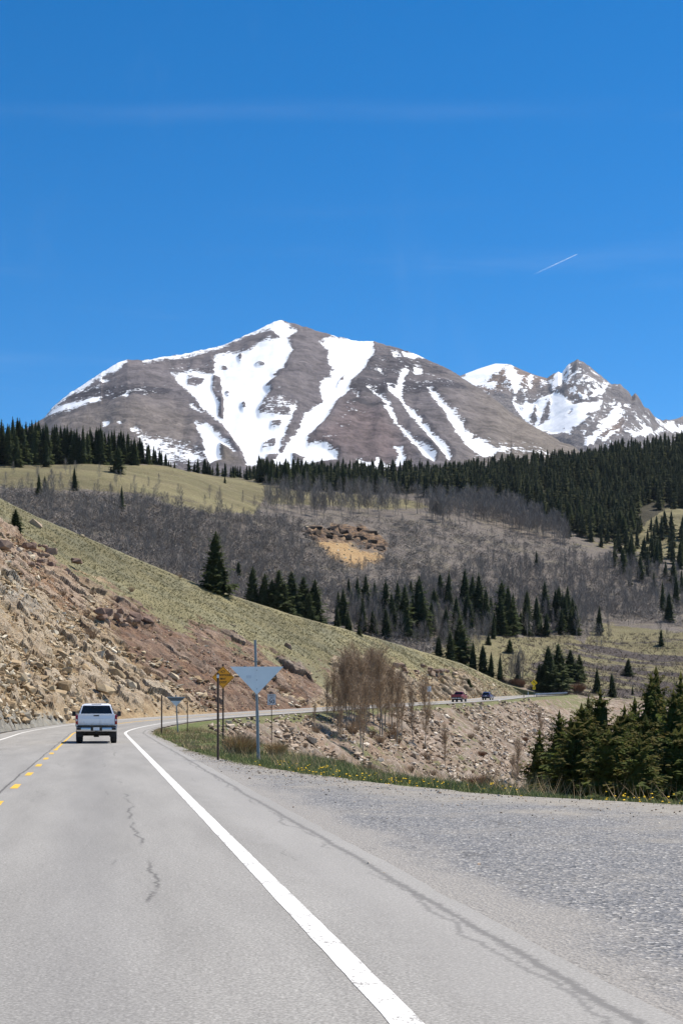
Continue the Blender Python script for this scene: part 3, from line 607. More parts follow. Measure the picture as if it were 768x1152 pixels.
snow = np.maximum.reduce([snow, spk([(148, 486), (180, 486), (200, 491), (224, 496), (234, 514), (215, 519), (190, 516), (160, 510)], .62), spk([(520, 486), (550, 490), (585, 497), (625, 505), (620, 520), (530, 518)], .42),
    spk([(80, 442), (112, 430), (142, 432), (188, 437), (186, 444), (140, 446), (100, 446)], .40), spk([(420, 388), (470, 400), (520, 430), (530, 440), (440, 440), (400, 440), (408, 420)], .25), spk([(55, 465), (90, 440), (115, 432), (110, 445)], .36), spk([(185, 405), (235, 405), (250, 440), (225, 450)], .37), spk([(290, 440), (330, 445), (325, 510), (280, 515)], .40), spk([(395, 438), (430, 450), (400, 470), (375, 500), (360, 500)], .27)])
rib = fbm(PX/9+PY/60, PY/120, 4, 12)-.5
ZZ = ZZ - 8*snow*sstep(0, .1, 1-t1)*(np.abs(PX-345) < 230) + sstep(0, .12, 1-t1)*sstep(0, .2, t1)*((fbm(PX/38+PY/120, PY/170, 3, 12)-.5)*34 + (fbm(XX/80, YY/80, 5, 5)-.5)*22)*(1-.6*snow)
tan_ = np.clip(sstep(470, 600, PX)+poly_sd(PX, PY, [(40, 470), (110, 450), (200, 448), (225, 470), (215, 500), (100, 500), (40, 480)], 14)*.6+poly_sd(PX, PY, [(248, 500), (262, 510), (275, 520), (245, 522)], 5), 0, 1)
pur = np.clip(poly_sd(PX, PY, [(345, 500), (365, 478), (390, 450), (425, 452), (450, 480), (460, 510), (420, 520), (370, 515)], 12), 0, 1)
clf = np.maximum.reduce([poly_sd(PX, PY, [(70, 452), (100, 436), (140, 430), (195, 438), (150, 446), (112, 446)], 3), poly_sd(PX, PY, [(392, 438), (405, 424), (470, 424), (520, 432), (530, 438), (470, 438), (420, 440)], 3), poly_sd(PX, PY, [(388, 452), (400, 446), (428, 448), (432, 455), (410, 456)], 3), poly_sd(PX, PY, [(395, 418), (420, 392), (470, 398), (500, 418), (440, 424)], 6)*.55])
link('snowy_mountain', np_mesh('snowy_mountain', np.stack([XX, YY, ZZ], -1).reshape(-1, 3), quads=grid_quads(*XX.shape), smooth=True, attrs={'snow': snow, 'tan': tan_, 'purple': pur, 'cliff': clf}), mat_mountain('banded_shale', True), kind='structure')

RK = lut([(440, 470), (500, 433), (517, 423), (536, 415.5), (556.5, 409), (573, 409.7), (587.5, 416.4), (602, 422), (615, 425.5), (621, 421), (627.6, 418), (631.6, 420), (639, 409.5), (644, 407), (648, 404), (654.7, 406.4), (666, 415), (678, 424.7), (686.5, 432.4), (697, 432), (704.8, 439), (710, 446), (714, 442.5), (718, 447), (724, 457.4), (729.5, 460.5), (735.6, 469), (745, 473), (758.7, 472), (768, 468), (800, 455), (860, 470), (960, 520)])
mp = np.arange(470, 940, .7)
PX, T = np.meshgrid(mp, mt)
Yr = np.interp(PX, np.arange(440, 961, 5), np.convolve(np.pad(np.interp(np.arange(440, 961, 5), [440, 573, 615, 648, 740, 768, 960], [5600, 5700, 5500, 5400, 5200, 6000, 6000]), 5, 'edge'), np.ones(11)/11, 'valid')); Yb = Yr-1100
ryr = RK(mp); rys = np.convolve(np.pad(ryr, 20, 'edge'), np.ones(41)/41, 'valid'); wj = sstep(.55, 1, T); ry = ryr[None, :]*wj+rys[None, :]*(1-wj)+(fbm(PX/3.2, PX*0, 4, 9)-.5)*2.4*(sstep(600, 640, PX)*.9+.1)*np.clip((T-.93)*14, 0, 1)
t1 = np.clip(T, 0, 1); e = np.maximum(T-1, 0); YY = Yb+(Yr-Yb)*t1+e*1200
zr = CAMZ+Yr*(YH-ry)/F; zb = CAMZ+Yb*(YH-552)/F; ZZ = zb+(zr-zb)*(t1+.25*t1*(1-t1))-700*e; XX = (PX-CX)/F*YY; PY = YH-(ZZ-CAMZ)*F/YY
A = [[(510, 428), (536, 413), (556, 406), (573, 407), (562, 418), (548, 427), (532, 433), (517, 430)], [(569, 410), (577, 411), (583, 422), (590, 424), (585, 434), (580, 446), (577, 447), (575, 432), (567, 424)],
 [(543, 430), (560, 426), (563, 429), (555, 436), (545, 433)], [(591, 428), (598, 420), (601, 427), (595, 434)], [(608, 428), (617, 432), (608, 434)],
 [(620, 442), (631.6, 444), (647, 450), (658, 448), (679, 449), (668, 461), (653, 475), (641, 488), (620, 492), (605, 485), (590, 475), (580, 464), (577, 451), (580, 453), (587, 460), (590, 450), (605, 454), (616, 448)],
 [(690, 456), (697, 453), (699, 467), (686, 481), (672, 490), (660, 502), (654, 496), (666, 486), (674, 473), (687, 459)], [(698, 478), (706, 466), (705, 472), (690, 487), (676, 496), (680, 488)],
 [(709, 485), (727, 480), (735, 484), (720, 490), (711, 489)], [(731, 487), (743, 481), (746, 486)], [(738, 473), (748, 478), (756, 476), (772, 474), (800, 462), (860, 475), (860, 500), (752, 486)],
 [(649, 438), (662, 442), (675, 436), (684, 433), (680, 441), (665, 445), (654, 444)], [(617, 430), (628, 416), (639, 409), (647, 403), (641, 413), (628, 430), (620, 436)]]
Hh = [[(596, 470), (602, 458), (604, 472), (600, 480)], [(612, 462), (618, 452), (616, 470), (606, 478)], [(637, 466), (642, 460), (640, 468)], [(756, 476), (768, 468), (772, 474), (762, 482)]]
snow = snowmask(PX, PY, A, Hh, 3.6)
snow = np.maximum.reduce([snow, spk([(640, 412), (650, 405), (690, 434), (676, 446), (640, 446), (625, 436)], .42), spk([(575, 440), (610, 430), (625, 440), (600, 460), (580, 455)], .36), spk([(650, 475), (690, 445), (730, 465), (735, 490), (650, 505)], .34), spk([(535, 430), (610, 420), (600, 440), (540, 445)], .36)])
rib = np.abs(fbm(PX/7+PY/14, PY/30, 4, 22)-.5)*2
ZZ = ZZ+sstep(0, .1, 1-t1)*((fbm(XX/170, YY/170, 5, 6)-.5)*85)*(1-.72*snow)
tan_ = np.clip(poly_sd(PX, PY, [(540, 432), (570, 410), (600, 420), (620, 428), (600, 434), (545, 440)], 6)+poly_sd(PX, PY, [(676, 490), (684, 476), (700, 470), (696, 484)], 5)+poly_sd(PX, PY, [(635, 430), (650, 436), (660, 440), (640, 442)], 5)*.7, 0, 1)
link('rugged_peak', np_mesh('rugged_peak', np.stack([XX, YY, ZZ], -1).reshape(-1, 3), quads=grid_quads(*XX.shape), smooth=False, attrs={'snow': snow, 'tan': tan_}), mat_mountain('peak_rock', False), kind='structure')
# ------------------------------------------------------------------ conifers
def mat_needles(name, lo, hi, cone=None):
    k = NT(name); r = k.rnd(); t = k.attr('tint')
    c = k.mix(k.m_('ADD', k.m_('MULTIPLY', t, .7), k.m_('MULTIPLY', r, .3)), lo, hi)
    if cone: c = k.mix(k.m_('MULTIPLY', k.attr('cone'), .42), c, cone)
    k.col(c); k.rough(.75); k.set(k.b.inputs['Specular IOR Level'], .15)
    tl = k.n('ShaderNodeBsdfTranslucent'); k.set(tl.inputs[0], c); mx = k.n('ShaderNodeMixShader'); mx.inputs[0].default_value = .5
    k.t.links.new(k.b.outputs[0], mx.inputs[1]); k.t.links.new(tl.outputs[0], mx.inputs[2]); k.t.links.new(mx.outputs[0], k.out.inputs[0]); return k.m
M['needles'] = mat_needles('spruce_needles', (0.046, 0.066, 0.018), (0.135, 0.162, 0.038), (0.19, 0.105, 0.040))
M['needles_blue'] = mat_needles('dark_fir_needles', (0.034, 0.052, 0.026), (0.108, 0.130, 0.052))
M['bark'] = simple('conifer_bark', (0.11, 0.085, 0.065), .95, var=.3)
def tubes(P0, P1, R0, R1, n=4):
    """many tapered tubes"""
    P0 = np.asarray(P0, float); P1 = np.asarray(P1, float); d = P1-P0; d /= np.linalg.norm(d, axis=1, keepdims=True)+1e-9
    a = np.where(np.abs(d[:, 2:3]) < .9, [[0, 0, 1.0]], [[1.0, 0, 0]]); u = np.cross(d, a); u /= np.linalg.norm(u, axis=1, keepdims=True)+1e-9; w = np.cross(d, u)
    th = np.arange(n)*2*math.pi/n; c = np.cos(th)[None, :, None]; s = np.sin(th)[None, :, None]
    ring = u[:, None]*c+w[:, None]*s
    A = P0[:, None]+ring*np.asarray(R0)[:, None, None]; B = P1[:, None]+ring*np.asarray(R1)[:, None, None]
    V = np.concatenate([A, B], 1).reshape(-1, 3); i = np.arange(n); j = (i+1) % n
    q = np.stack([i, j, j+n, i+n], -1)[None]+(np.arange(len(P0))*2*n)[:, None, None]
    return V, q.reshape(-1, 4)
def ribbons(P0, P1, W0, W1, rng):
    P0 = np.asarray(P0, float); P1 = np.asarray(P1, float); d = P1-P0; r = rng.normal(size=d.shape); u = np.cross(d, r); u /= np.linalg.norm(u, axis=1, keepdims=True)+1e-9
    W0 = np.asarray(W0)[:, None]*.5; W1 = np.asarray(W1)[:, None]*.5
    V = np.stack([P0-u*W0, P0+u*W0, P1+u*W1, P1-u*W1], 1).reshape(-1, 3)
    return V, np.arange(len(V)).reshape(-1, 4)
def conifer(seed, levels, nb, seg, slim=.17, cone=0, gap=.1, low=.06, spray=1.0):
    """crown of a spruce one metre... scaled to height 1: whorls of drooping branches hung with needle sprays"""
    rng = np.random.default_rng(seed); V = []; T = []; tint = []; cn = []; nv = 0
    for L in range(levels):
        f = (L+rng.uniform(-.3, .3))/levels; h = low+(1-low)*max(f, 0)**.92
        r = slim*((1-h)**.66+.015)*rng.uniform(.74, 1.12)
        if h < .2: r *= .75+.25*h/.2
        n = max(4, int(nb*(.55+.45*(1-h))))
        a0 = rng.uniform(0, 6.28)
        for b in range(n):
            if rng.random() < gap: continue
            a = a0+b*6.283/n+rng.uniform(-.3, .3); rr = r*rng.uniform(.65, 1.15); ca, sa = math.cos(a), math.sin(a)
            droop = -.30-.35*rng.random()+.75*h*h; up = .28
            tb = rng.random(); iscone = cone and h > .62 and rng.random() < cone*(h-.5)*1.6
            for q in range(seg):
                t = (q+.6)/seg; L_ = rr/seg*1.35*spray; wv = rr*(.30*(1-t)+.13)*rng.uniform(.8, 1.3)*spray
                x = rr*t; z = h+rr*(droop*t+up*t*t)+rng.uniform(-.1, .1)*r*.5
                base = np.array([ca*(x-L_*.7), sa*(x-L_*.7), z+L_*.15])
                for sd_ in (-1, 1):
                    ox, oy = -sa*sd_, ca*sd_
                    tip = np.array([ca*(x+L_*.55)+ox*wv, sa*(x+L_*.55)+oy*wv, z-wv*rng.uniform(.15, .6)])
                    mid = np.array([ca*(x+L_*.75), sa*(x+L_*.75), z-L_*rng.uniform(-.05, .4)])
                    V += [base, tip, mid]; T.append((nv, nv+1, nv+2) if sd_ < 0 else (nv, nv+2, nv+1)); nv += 3
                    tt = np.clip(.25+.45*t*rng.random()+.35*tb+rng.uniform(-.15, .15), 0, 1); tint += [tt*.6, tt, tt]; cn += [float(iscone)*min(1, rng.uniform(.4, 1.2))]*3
                if rng.random() < .7:      # hanging spray
                    p = np.array([ca*x, sa*x, z]); o = rng.uniform(-.6, .6)
                    V += [p+[-sa*wv*.6, ca*wv*.6, 0], p+[sa*wv*.6, -ca*wv*.6, 0], p+[ca*L_*.3+o*wv*-sa, sa*L_*.3+o*wv*ca, -wv*rng.uniform(.6, 1.4)]]
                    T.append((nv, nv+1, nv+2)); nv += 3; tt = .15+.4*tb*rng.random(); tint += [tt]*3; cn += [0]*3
    # leader
    for k in range(5):
        a = k*1.3; w = slim*.05; h0 = .93+.012*k
        V += [[math.cos(a)*w, math.sin(a)*w, h0], [-math.cos(a)*w, -math.sin(a)*w, h0], [0, 0, h0+.035]]; T.append((nv, nv+1, nv+2)); nv += 3; tint += [.4]*3; cn += [float(cone > 0)*.6]*3
    # dense inner foliage
    m = 9 if seg > 2 else 6; N0 = nv; hs = np.linspace(low*1.3, .93, 8)
    for i, h in enumerate(hs):
        for j in range(m):
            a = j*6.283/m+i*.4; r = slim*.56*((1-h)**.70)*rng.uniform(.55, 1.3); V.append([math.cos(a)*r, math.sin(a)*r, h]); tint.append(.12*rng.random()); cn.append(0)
    for i in range(len(hs)-1):
        for j in range(m):
            a = N0+i*m+j; b = N0+i*m+(j+1) % m; T += [(a, b, b+m), (a, b+m, a+m)]
    return np.array(V, float), np.array(T), np.array(tint), np.array(cn, float)
def trunk_mesh(rad, top=.9, nm='trunk'):
    V, q = tubes([[0, 0, -.03], [0, 0, .3]], [[0, 0, .3], [0, 0, top]], [rad, rad*.75], [rad*.75, rad*.15], 7); me = np_mesh(nm, V, quads=q, smooth=True); me.materials.append(M['bark']); return me
def crown_mesh(args, mat):
    V, T, t, c = args; me = np_mesh('crown', V, tris=T, attrs={'tint': t, 'cone': c}); me.materials.append(mat); return me
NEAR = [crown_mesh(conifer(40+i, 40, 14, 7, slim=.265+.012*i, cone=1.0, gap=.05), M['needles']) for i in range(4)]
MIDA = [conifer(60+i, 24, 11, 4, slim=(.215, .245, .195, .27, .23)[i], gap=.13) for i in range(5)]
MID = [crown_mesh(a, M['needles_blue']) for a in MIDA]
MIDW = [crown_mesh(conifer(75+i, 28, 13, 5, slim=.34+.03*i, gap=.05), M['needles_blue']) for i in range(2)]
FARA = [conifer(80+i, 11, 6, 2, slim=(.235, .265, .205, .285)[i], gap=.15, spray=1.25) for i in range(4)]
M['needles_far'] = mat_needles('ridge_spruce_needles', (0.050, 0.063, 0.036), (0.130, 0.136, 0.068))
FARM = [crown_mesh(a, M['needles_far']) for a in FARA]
TRUNK = trunk_mesh(.016); TRUNKF = trunk_mesh(.014)
rng = np.random.default_rng(7)
def spruce(x, y, z, H, crown, label, group=None, parts=True, wid=1.0, name='spruce_tree', cat='tree'):
    if parts:
        t = thing(name, label, cat, (x, y, z), rng.uniform(0, 6.28), group); t.scale = (H*wid, H*wid, H)
        link('trunk', TRUNK, None, t); link('crown', crown, None, t)
    else:
        t = link(name, crown, None, None, label, cat, group, loc=(x, y, z)); t.rotation_euler = (0, 0, rng.uniform(0, 6.28)); t.scale = (H*wid, H*wid, H)
    t.rotation_euler.x = rng.uniform(-.02, .02); return t
def spruce_px(px, top, base, crown, label, group=None, **kw):
    x, y, z = far_at(px, base); return spruce(x, y, z-.3, (base-top)/F*y*1.02+.3, crown, label, group, **kw)
# the stand in the gully, beside the pull-out: px of the trunk, py of the top, distance
near = [(609, 822, 92, 'slender conifer at the left end of the gully stand beside the pull-out', .9), (626, 801, 84, 'narrow conifer with a dark spire just inside the left end of the gully stand', .9),
 (650, 793, 75, 'broad green conifer, wide to the ground, nearest the talus in the gully stand', 1.15), (674, 777, 88, 'tall conifer with a dark top standing behind the broad green one in the gully stand', 1.0),
 (661, 783, 101, 'thin conifer rising at the back of the left half of the gully stand', .85), (696, 808, 66, 'conifer full of brown cones in the middle front of the gully stand', 1.1),
 (714, 786, 95, 'conifer with a short dark top in the middle back of the gully stand', .9), (702, 795, 83, 'pale brown topped conifer in the middle of the gully stand', .95),
 (731, 759, 92, 'left one of the two tallest conifers of the gully stand', 1.0), (742, 752, 96, 'right one of the two tallest conifers of the gully stand, with the highest spire', 1.0),
 (730, 806, 70, 'conifer with a rusty brown coned crown in front of the two tallest', 1.05), (755, 822, 62, 'rust tipped conifer in the front right of the gully stand', 1.1),
 (765, 758, 86, 'tall conifer at the right end of the gully stand', 1.0), (757, 776, 77, 'brown coned conifer leaning close to the tall one at the right end of the stand', .95),
 (780, 790, 72, 'conifer cut by the right edge of the picture', 1.0), (684, 822, 60, 'low bushy conifer in the front of the gully stand', 1.1), (640, 830, 66, 'low olive green conifer in the left front of the gully stand', 1.15), (716, 832, 58, 'low dark conifer in the front middle right of the gully stand', 1.1), (800, 770, 90, 'conifer beyond the right edge of the picture', 1.0)]
rv = random.Random(11)
for _ in range(13):
    p_ = rv.uniform(616, 775); near.append((p_, max(np.interp(p_, [610, 640, 690, 730, 775], [835, 815, 812, 800, 800])+rv.uniform(-6, 26), 790), rv.uniform(62, 100), 'middling green conifer filling the wall of the gully stand', rv.uniform(.95, 1.2)))
for i, (p, top, Y, lab, wd) in enumerate(near):
    if p > 785: continue
    x = (p-CX)/F*Y; z = gz(x, Y)-.3; H = CAMZ+Y*(YH-top)/F-z
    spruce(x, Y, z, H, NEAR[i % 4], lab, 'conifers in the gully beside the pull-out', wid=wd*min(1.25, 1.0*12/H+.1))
# single trees on the cut hill
x, y, z = hill_at(242, 668); x, y, z = hill(np.array([242.0]), np.array([1.0])); spruce(x[0], y[0], z[0]-1.2, 63/F*y[0]+2.0, MIDW[0], 'lone dark full spruce on the crest of the grassy cut hill')
x, y, z = hill_at(18, 597); spruce(x, y, z-.2, 26/F*y, MIDW[1], 'small bushy young conifer high on the left of the grassy hill', wid=1.1)
x, y, z = hill_at(527, 776); spruce(x, y, z-.2, 14/F*y, MIDW[0], 'tiny bushy conifer on the bank above the two far vehicles', wid=1.5)
x, y, z = hill_at(404, 716); spruce(x, y+2, z-1.2, 18/F*y, MIDW[1], 'small pointed conifer peeping over the hill crest above the bare aspens', wid=.9)
G1 = 'wide spruces behind the hill crest'
for p, top, base, w in ((284, 645, 706, 1.0), (298, 650, 707, 1.1), (313, 644, 708, 1.15), (328, 645, 708, 1.2), (341, 651, 709, 1.2), (353, 655, 712, 1.1), (320, 660, 712, 1.2), (306, 662, 714, 1.2), (348, 668, 716, 1.1)):
    spruce_px(p, top, base, MIDW[int(p) % 2], 'wide dark spruce in the dense clump behind the hill crest right of the lone spruce', G1, wid=w*.85)
G2 = 'spruces in the valley below the grey hillside'
vl = [(402, 650, 684), (411, 647, 690), (421, 655, 694), (433, 654, 700), (440, 668, 712), (447, 655, 706), (455, 660, 722), (464, 678, 718), (471, 649, 717), (478, 682, 722), (485, 678, 716), (495, 645, 682), (504, 644, 684), (500, 690, 720), (522, 641, 690), (531, 647, 700), (538, 646, 704), (546, 662, 710), (525, 668, 714), (513, 672, 716), (392, 650, 672), (462, 655, 690), (556, 690, 714), (564, 655, 712), (571, 660, 716), (577, 668, 714), (591, 680, 716), (603, 673, 716), (614, 690, 716), (624, 664, 700), (638, 660, 690), (642, 698, 714), (674, 683, 716), (673, 690, 712), (563, 672, 716), (552, 672, 700), (585, 690, 712), (632, 668, 706), (606, 690, 714)]
rv = random.Random(5)
for _ in range(46):
    p = rv.uniform(378, 650); b = rv.uniform(690, 722) if p < 560 else rv.uniform(694, 716)
    vl.append((p, b-rv.uniform(22, 42), b))
for i, (p, top, base) in enumerate(vl):
    spruce_px(p, top, base, MID[i % 5], 'dark pointed spruce in the valley belt below the grey aspen hillside', G2, wid=1.08)
for p, top, base, wd, lab in ((517, 697, 748, 1.35, 'large broad spruce behind the hill crest above the far vehicles'), (506, 712, 750, 1.2, 'mid sized spruce close to the left of the large broad one'), (532, 722, 756, 1.2, 'spruce beside the right of the large broad one above the crest'),
 (543, 726, 760, 1.2, 'second spruce down the crest from the large broad one'), (552, 734, 764, 1.15, 'third spruce down the crest from the large broad one'), (562, 738, 768, 1.1, 'lowest spruce of the row along the crest above the far vehicles'), (493, 716, 746, 1.2, 'leftmost spruce of the row along the crest above the far vehicles'), (582, 738, 772, 1.0, 'spruce next to the grey leafless aspens by the yellow curve sign'),
 (616, 728, 779, 1.35, 'left one of the two big spruces behind the guardrail'), (627, 727, 779, 1.3, 'right one of the two big spruces behind the guardrail'), (606, 748, 779, 1.2, 'smaller spruce left of the two big ones behind the guardrail'), (641, 733, 768, 1.5, 'left one of the pair of round spruces on the willow flat'), (651, 737, 766, 1.3, 'right one of the pair of round spruces on the willow flat'),
 (706, 742, 761, 1.6, 'single stubby spruce out on the dark willow flat'), (671, 752, 780, 1.2, 'pointed spruce on the edge of the flat above the gully stand'), (688, 766, 794, 1.1, 'spruce just above the left tops of the gully stand'),
 (549, 714, 726, 1.3, 'little spruce on the grassy rise left of the valley grass'), (573, 719, 734, 1.4, 'little round spruce on the grassy hump'), (711, 773, 783, 1.0, 'sapling conifer on the willow flat'), (743, 710, 728, 1.1, 'small spruce at the edge of the meadow on the far right')):
    spruce_px(p, top, base, MID[int(p) % 5] if wd < 1.3 else MIDW[int(p) % 2], lab, wid=wd*(.95 if wd < 1.3 else .8))
# the dark row on the left ridge
G3 = 'spruces in the dark row on the left ridge'
TOPL = lut([(-40, 466), (0, 471), (20, 468), (50, 473), (80, 476), (110, 478), (140, 482), (165, 492), (190, 510), (200, 516)])
for i in range(62):
    p = -20+i*3.55+rng.uniform(-1.4, 1.4); base = np.interp(p, [-30, 0, 100, 190, 210], [524, 523, 520.5, 523, 527])+rng.uniform(-1.5, 1.2)
    top = TOPL(p)+abs(rng.normal())*4.5+(i % 2)*1.5
    spruce_px(p, min(top, base-7), base, MID[i % 5], 'tall dark spruce in the dense row on the left ridge below the mountain', G3, wid=rng.uniform(.75, 1.05), parts=i % 2 == 0)
for p, top, base, wd, lab in ((133, 503, 533, 1.35, 'dark spruce standing out in front of the ridge row, on the meadow edge'), (19, 492, 526, 1.2, 'wide spruce in front of the left end of the ridge row'), (52, 496, 526, 1.25, 'wide spruce in front of the ridge row, left of the middle'), (44, 534, 560, .9, 'left one of the pair of small conifers below the meadow'), (51, 536, 562, .9, 'right one of the pair of small conifers below the meadow'),
 (84, 526, 552, .95, 'single narrow conifer on the lower meadow edge'), (137, 548, 577, .85, 'narrow conifer alone among the leafless aspens below the meadow'), (125, 526, 532, 1.3, 'sapling beside the spruce on the meadow edge'), (253, 536, 544, 1.0, 'tiny sapling alone in the middle of the meadow'), (268, 632, 652, 1.2, 'small grey green conifer in the aspens right of the lone spruce')):
    spruce_px(p, top, base, MID[int(p) % 5], lab, wid=wd)
# the forest on the right ridge and under the mountain
P_FB = [(196, 522), (240, 531), (300, 546), (340, 553), (400, 556), (480, 560), (540, 564), (594, 574), (620, 588), (646, 600), (672, 606), (704, 612), (712, 596), (716, 580), (735, 575), (768, 572), (800, 560), (1000, 545), (1000, 470), (768, 500), (700, 509), (600, 524), (500, 535), (400, 538), (300, 535)]
P_GAP = [(598, 562), (640, 566), (644, 572), (604, 570)], [(716, 574), (728, 566), (740, 566), (733, 586)]
fr = []
while len(fr) < 3350:
    p = rng.uniform(196, 960); b = rng.uniform(500, 615)
    if p > 300 and p < 480 and b > 556 and rng.random() < .9: continue
    if not inside(P_FB, p, b)[0] or any(inside(g, p, b)[0] for g in P_GAP): continue
    fr.append((p, b))
extra = [(732, 598), (738, 606), (744, 600), (728, 612), (735, 616), (752, 612), (676, 616), (683, 612), (664, 610), (655, 604), (640, 606), (716, 618), (694, 617), (700, 610), (756, 616), (612, 592), (603, 640), (690, 640), (700, 648), (712, 636), (720, 655), (728, 648), (738, 640), (748, 652), (757, 660), (764, 640), (760, 680), (745, 690), (735, 668), (752, 700), (766, 668), (708, 660)]
for _ in range(46): extra.append((rng.uniform(690, 790), rng.uniform(588, 640)))
fr = [(p, b, .9) for p, b in extra] + [(p, b, 1.0) for p, b in fr]
pos = []
for p, b, k in fr:
    x, y, z = far_at(p, b); H = rng.uniform(12, 21)*k*(.8 if p < 290 else 1); 
    if p < 290: H *= .72
    pos.append((x, y, z-.3, H, H/y, p, b))
pos.sort(key=lambda q: -q[4])
G4 = 'spruces along the front of the ridge forest'
for i, (x, y, z, H, _, p, b) in enumerate(pos[:88]):
    lab = 'dark spruce at the ragged front edge of the forest on the right ridge' if b < 622 else 'dark spruce among the leafless aspens at the right edge of the valley'
    spruce(x, y, z, H, FARM[i % 4] if i > 40 else MID[i % 5], lab, G4 if b < 622 else 'spruces among the right hand aspens', parts=i <= 40, wid=rng.uniform(.75, 1.3))
def merged(name, items, protos, mat, attrs=('tint', 'cone'), **kw):
    Vs = []; Ts = []; A = {a: [] for a in attrs}; n = 0
    for i, (x, y, z, H, w) in enumerate(items):
        P = protos[i % len(protos)]; a = rng.uniform(0, 6.28); c, s = math.cos(a), math.sin(a); V = P[0]
        Vs.append(np.stack([(V[:, 0]*c-V[:, 1]*s)*H*w+x, (V[:, 0]*s+V[:, 1]*c)*H*w+y, V[:, 2]*H+z], -1)); Ts.append(P[1]+n); n += len(V)
        sh = rng.uniform(-.3, .35)
        for q, at in enumerate(attrs): A[at].append(np.clip(P[2+q]+(sh if at == 'tint' else 0), 0, 1))
    T = np.concatenate(Ts)
    return link(name, np_mesh(name, np.concatenate(Vs), tris=T if T.shape[1] == 3 else None, quads=T if T.shape[1] == 4 else None, attrs={k: np.concatenate(v) for k, v in A.items()}), mat, kind='stuff', **kw)
merged('conifer_forest', [(x, y, z, H, rng.uniform(.85, 1.15)) for x, y, z, H, _, p, b in pos[88:]], FARA, M['needles_far'], label='dense dark conifer forest covering the ridge under the snowy mountains', cat='forest')

# ------------------------------------------------------------------ leafless aspens
def mat_twig(name, lo, hi):
    k = NT(name); k.col(k.mix(k.m_('ADD', k.m_('MULTIPLY', k.attr('tint'), .75), k.m_('MULTIPLY', k.rnd(), .25)), lo, hi)); k.rough(.85); return k.m
M['aspen_bark'] = mat_twig('aspen_bark', (0.15, 0.135, 0.115), (0.33, 0.315, 0.28))
M['twig_far'] = mat_twig('grey_aspen_twigs', (0.140, 0.121, 0.105), (0.285, 0.253, 0.222))
M['thicket'] = mat_twig('grey_thicket_twigs', (0.165, 0.145, 0.128), (0.31, 0.28, 0.25)); M['twig_near'] = mat_twig('tan_aspen_twigs', (0.205, 0.145, 0.095), (0.44, 0.33, 0.225))
M['twig_red'] = mat_twig('willow_twigs', (0.15, 0.075, 0.045), (0.36, 0.22, 0.13))
M['dry_stem'] = mat_twig('dry_grass_stems', (0.24, 0.16, 0.085), (0.55, 0.42, 0.25))
def aspen_near(seed, H=10.0):
    r = np.random.default_rng(seed); n = 9; pts = np.zeros((n, 3)); pts[:, 2] = np.linspace(0, H, n)
    lean = r.normal(size=2)*.035; pts[:, :2] = np.cumsum(r.normal(size=(n, 2))*.09, 0)+np.outer(pts[:, 2], lean); pts[0, :2] = 0
    rad = np.linspace(.085, .012, n)
    tv, tq = tubes(pts[:-1], pts[1:], rad[:-1], rad[1:], 6)
    P0 = []; P1 = []; W0 = []; W1 = []; ti = []
    for b in range(50):
        f = r.uniform(.22, .98); z = f*H; o = np.array([np.interp(z, pts[:, 2], pts[:, 0]), np.interp(z, pts[:, 2], pts[:, 1]), z])
        a = r.uniform(0, 6.28); L = (1.02-abs(f-.3)*.9)*H*.21*r.uniform(.5, 1.25)+.5; up = r.uniform(1.3, 3.2)
        d = np.array([math.cos(a), math.sin(a), up]); d /= np.linalg.norm(d); p = o
        for s in range(3):
            q = p+d*L/3+r.normal(size=3)*.07; P0.append(p); P1.append(q); W0.append(.042*(1-s*.25)); W1.append(.034*(1-s*.25)); ti.append(.35)
            for t in range(6):
                e = p+(q-p)*r.random(); dd = d+r.normal(size=3)*.55; dd[2] = abs(dd[2])+.2; dd /= np.linalg.norm(dd); e2 = e+dd*r.uniform(.35, 1.0)
                P0.append(e); P1.append(e2); W0.append(.024); W1.append(.014); ti.append(r.uniform(.2, 1))
                for u in range(2):
                    g = e+(e2-e)*r.uniform(.3, .9); gg = g+(dd+r.normal(size=3)*.7)*r.uniform(.2, .5); P0.append(g); P1.append(gg); W0.append(.018); W1.append(.010); ti.append(r.uniform(.3, 1))
            p = q; d = d+np.array([0, 0, .12]); d /= np.linalg.norm(d)
    V, q = ribbons(P0, P1, W0, W1, r)
    t = np_mesh('trunk', tv, quads=tq, smooth=True, attrs={'tint': r.uniform(.2, .7, len(tv))}); t.materials.append(M['aspen_bark'])
    c = np_mesh('branches', V, quads=q, attrs={'tint': np.repeat(ti, 4)}); c.materials.append(M['twig_near']); return t, c
def aspen_far(seed, n=64, w=.10, slim=1.0):
    """height 1; trunk first, then the crown's rising twigs"""
    r = np.random.default_rng(seed); P0 = []; P1 = []; W0 = []; W1 = []; ti = []
    for k in range(3):
        a = np.array([r.normal()*.004, r.normal()*.004, k*.3]); b = np.array([r.normal()*.006, r.normal()*.006, (k+1)*.3+.02]); P0.append(a); P1.append(b); W0.append(.017-.004*k); W1.append(.013-.004*k); ti.append(r.uniform(.6, 1.0))
    for i in range(n):
        f = r.uniform(.25, .97)**.85; a = r.uniform(0, 6.28); rad = .17*slim*math.sqrt(r.random())*(1-.65*abs(f-.6)/.4*(f > .6))
        c = np.array([math.cos(a)*rad*.45, math.sin(a)*rad*.45, f-.06]); L = r.uniform(.09, .19)
        P0.append(c); P1.append(c+np.array([math.cos(a)*rad*.55+r.normal()*.03, math.sin(a)*rad*.55+r.normal()*.03, L])); W0.append(.010*r.uniform(.6, 1.4)*w/.1); W1.append(.006*w/.1); ti.append(r.uniform(.1, .85)*(.6+.4*f))
    V, q = ribbons(P0, P1, W0, W1, r); return V, q, np.repeat(ti, 4)
ASN = [aspen_near(200+i) for i in range(5)]
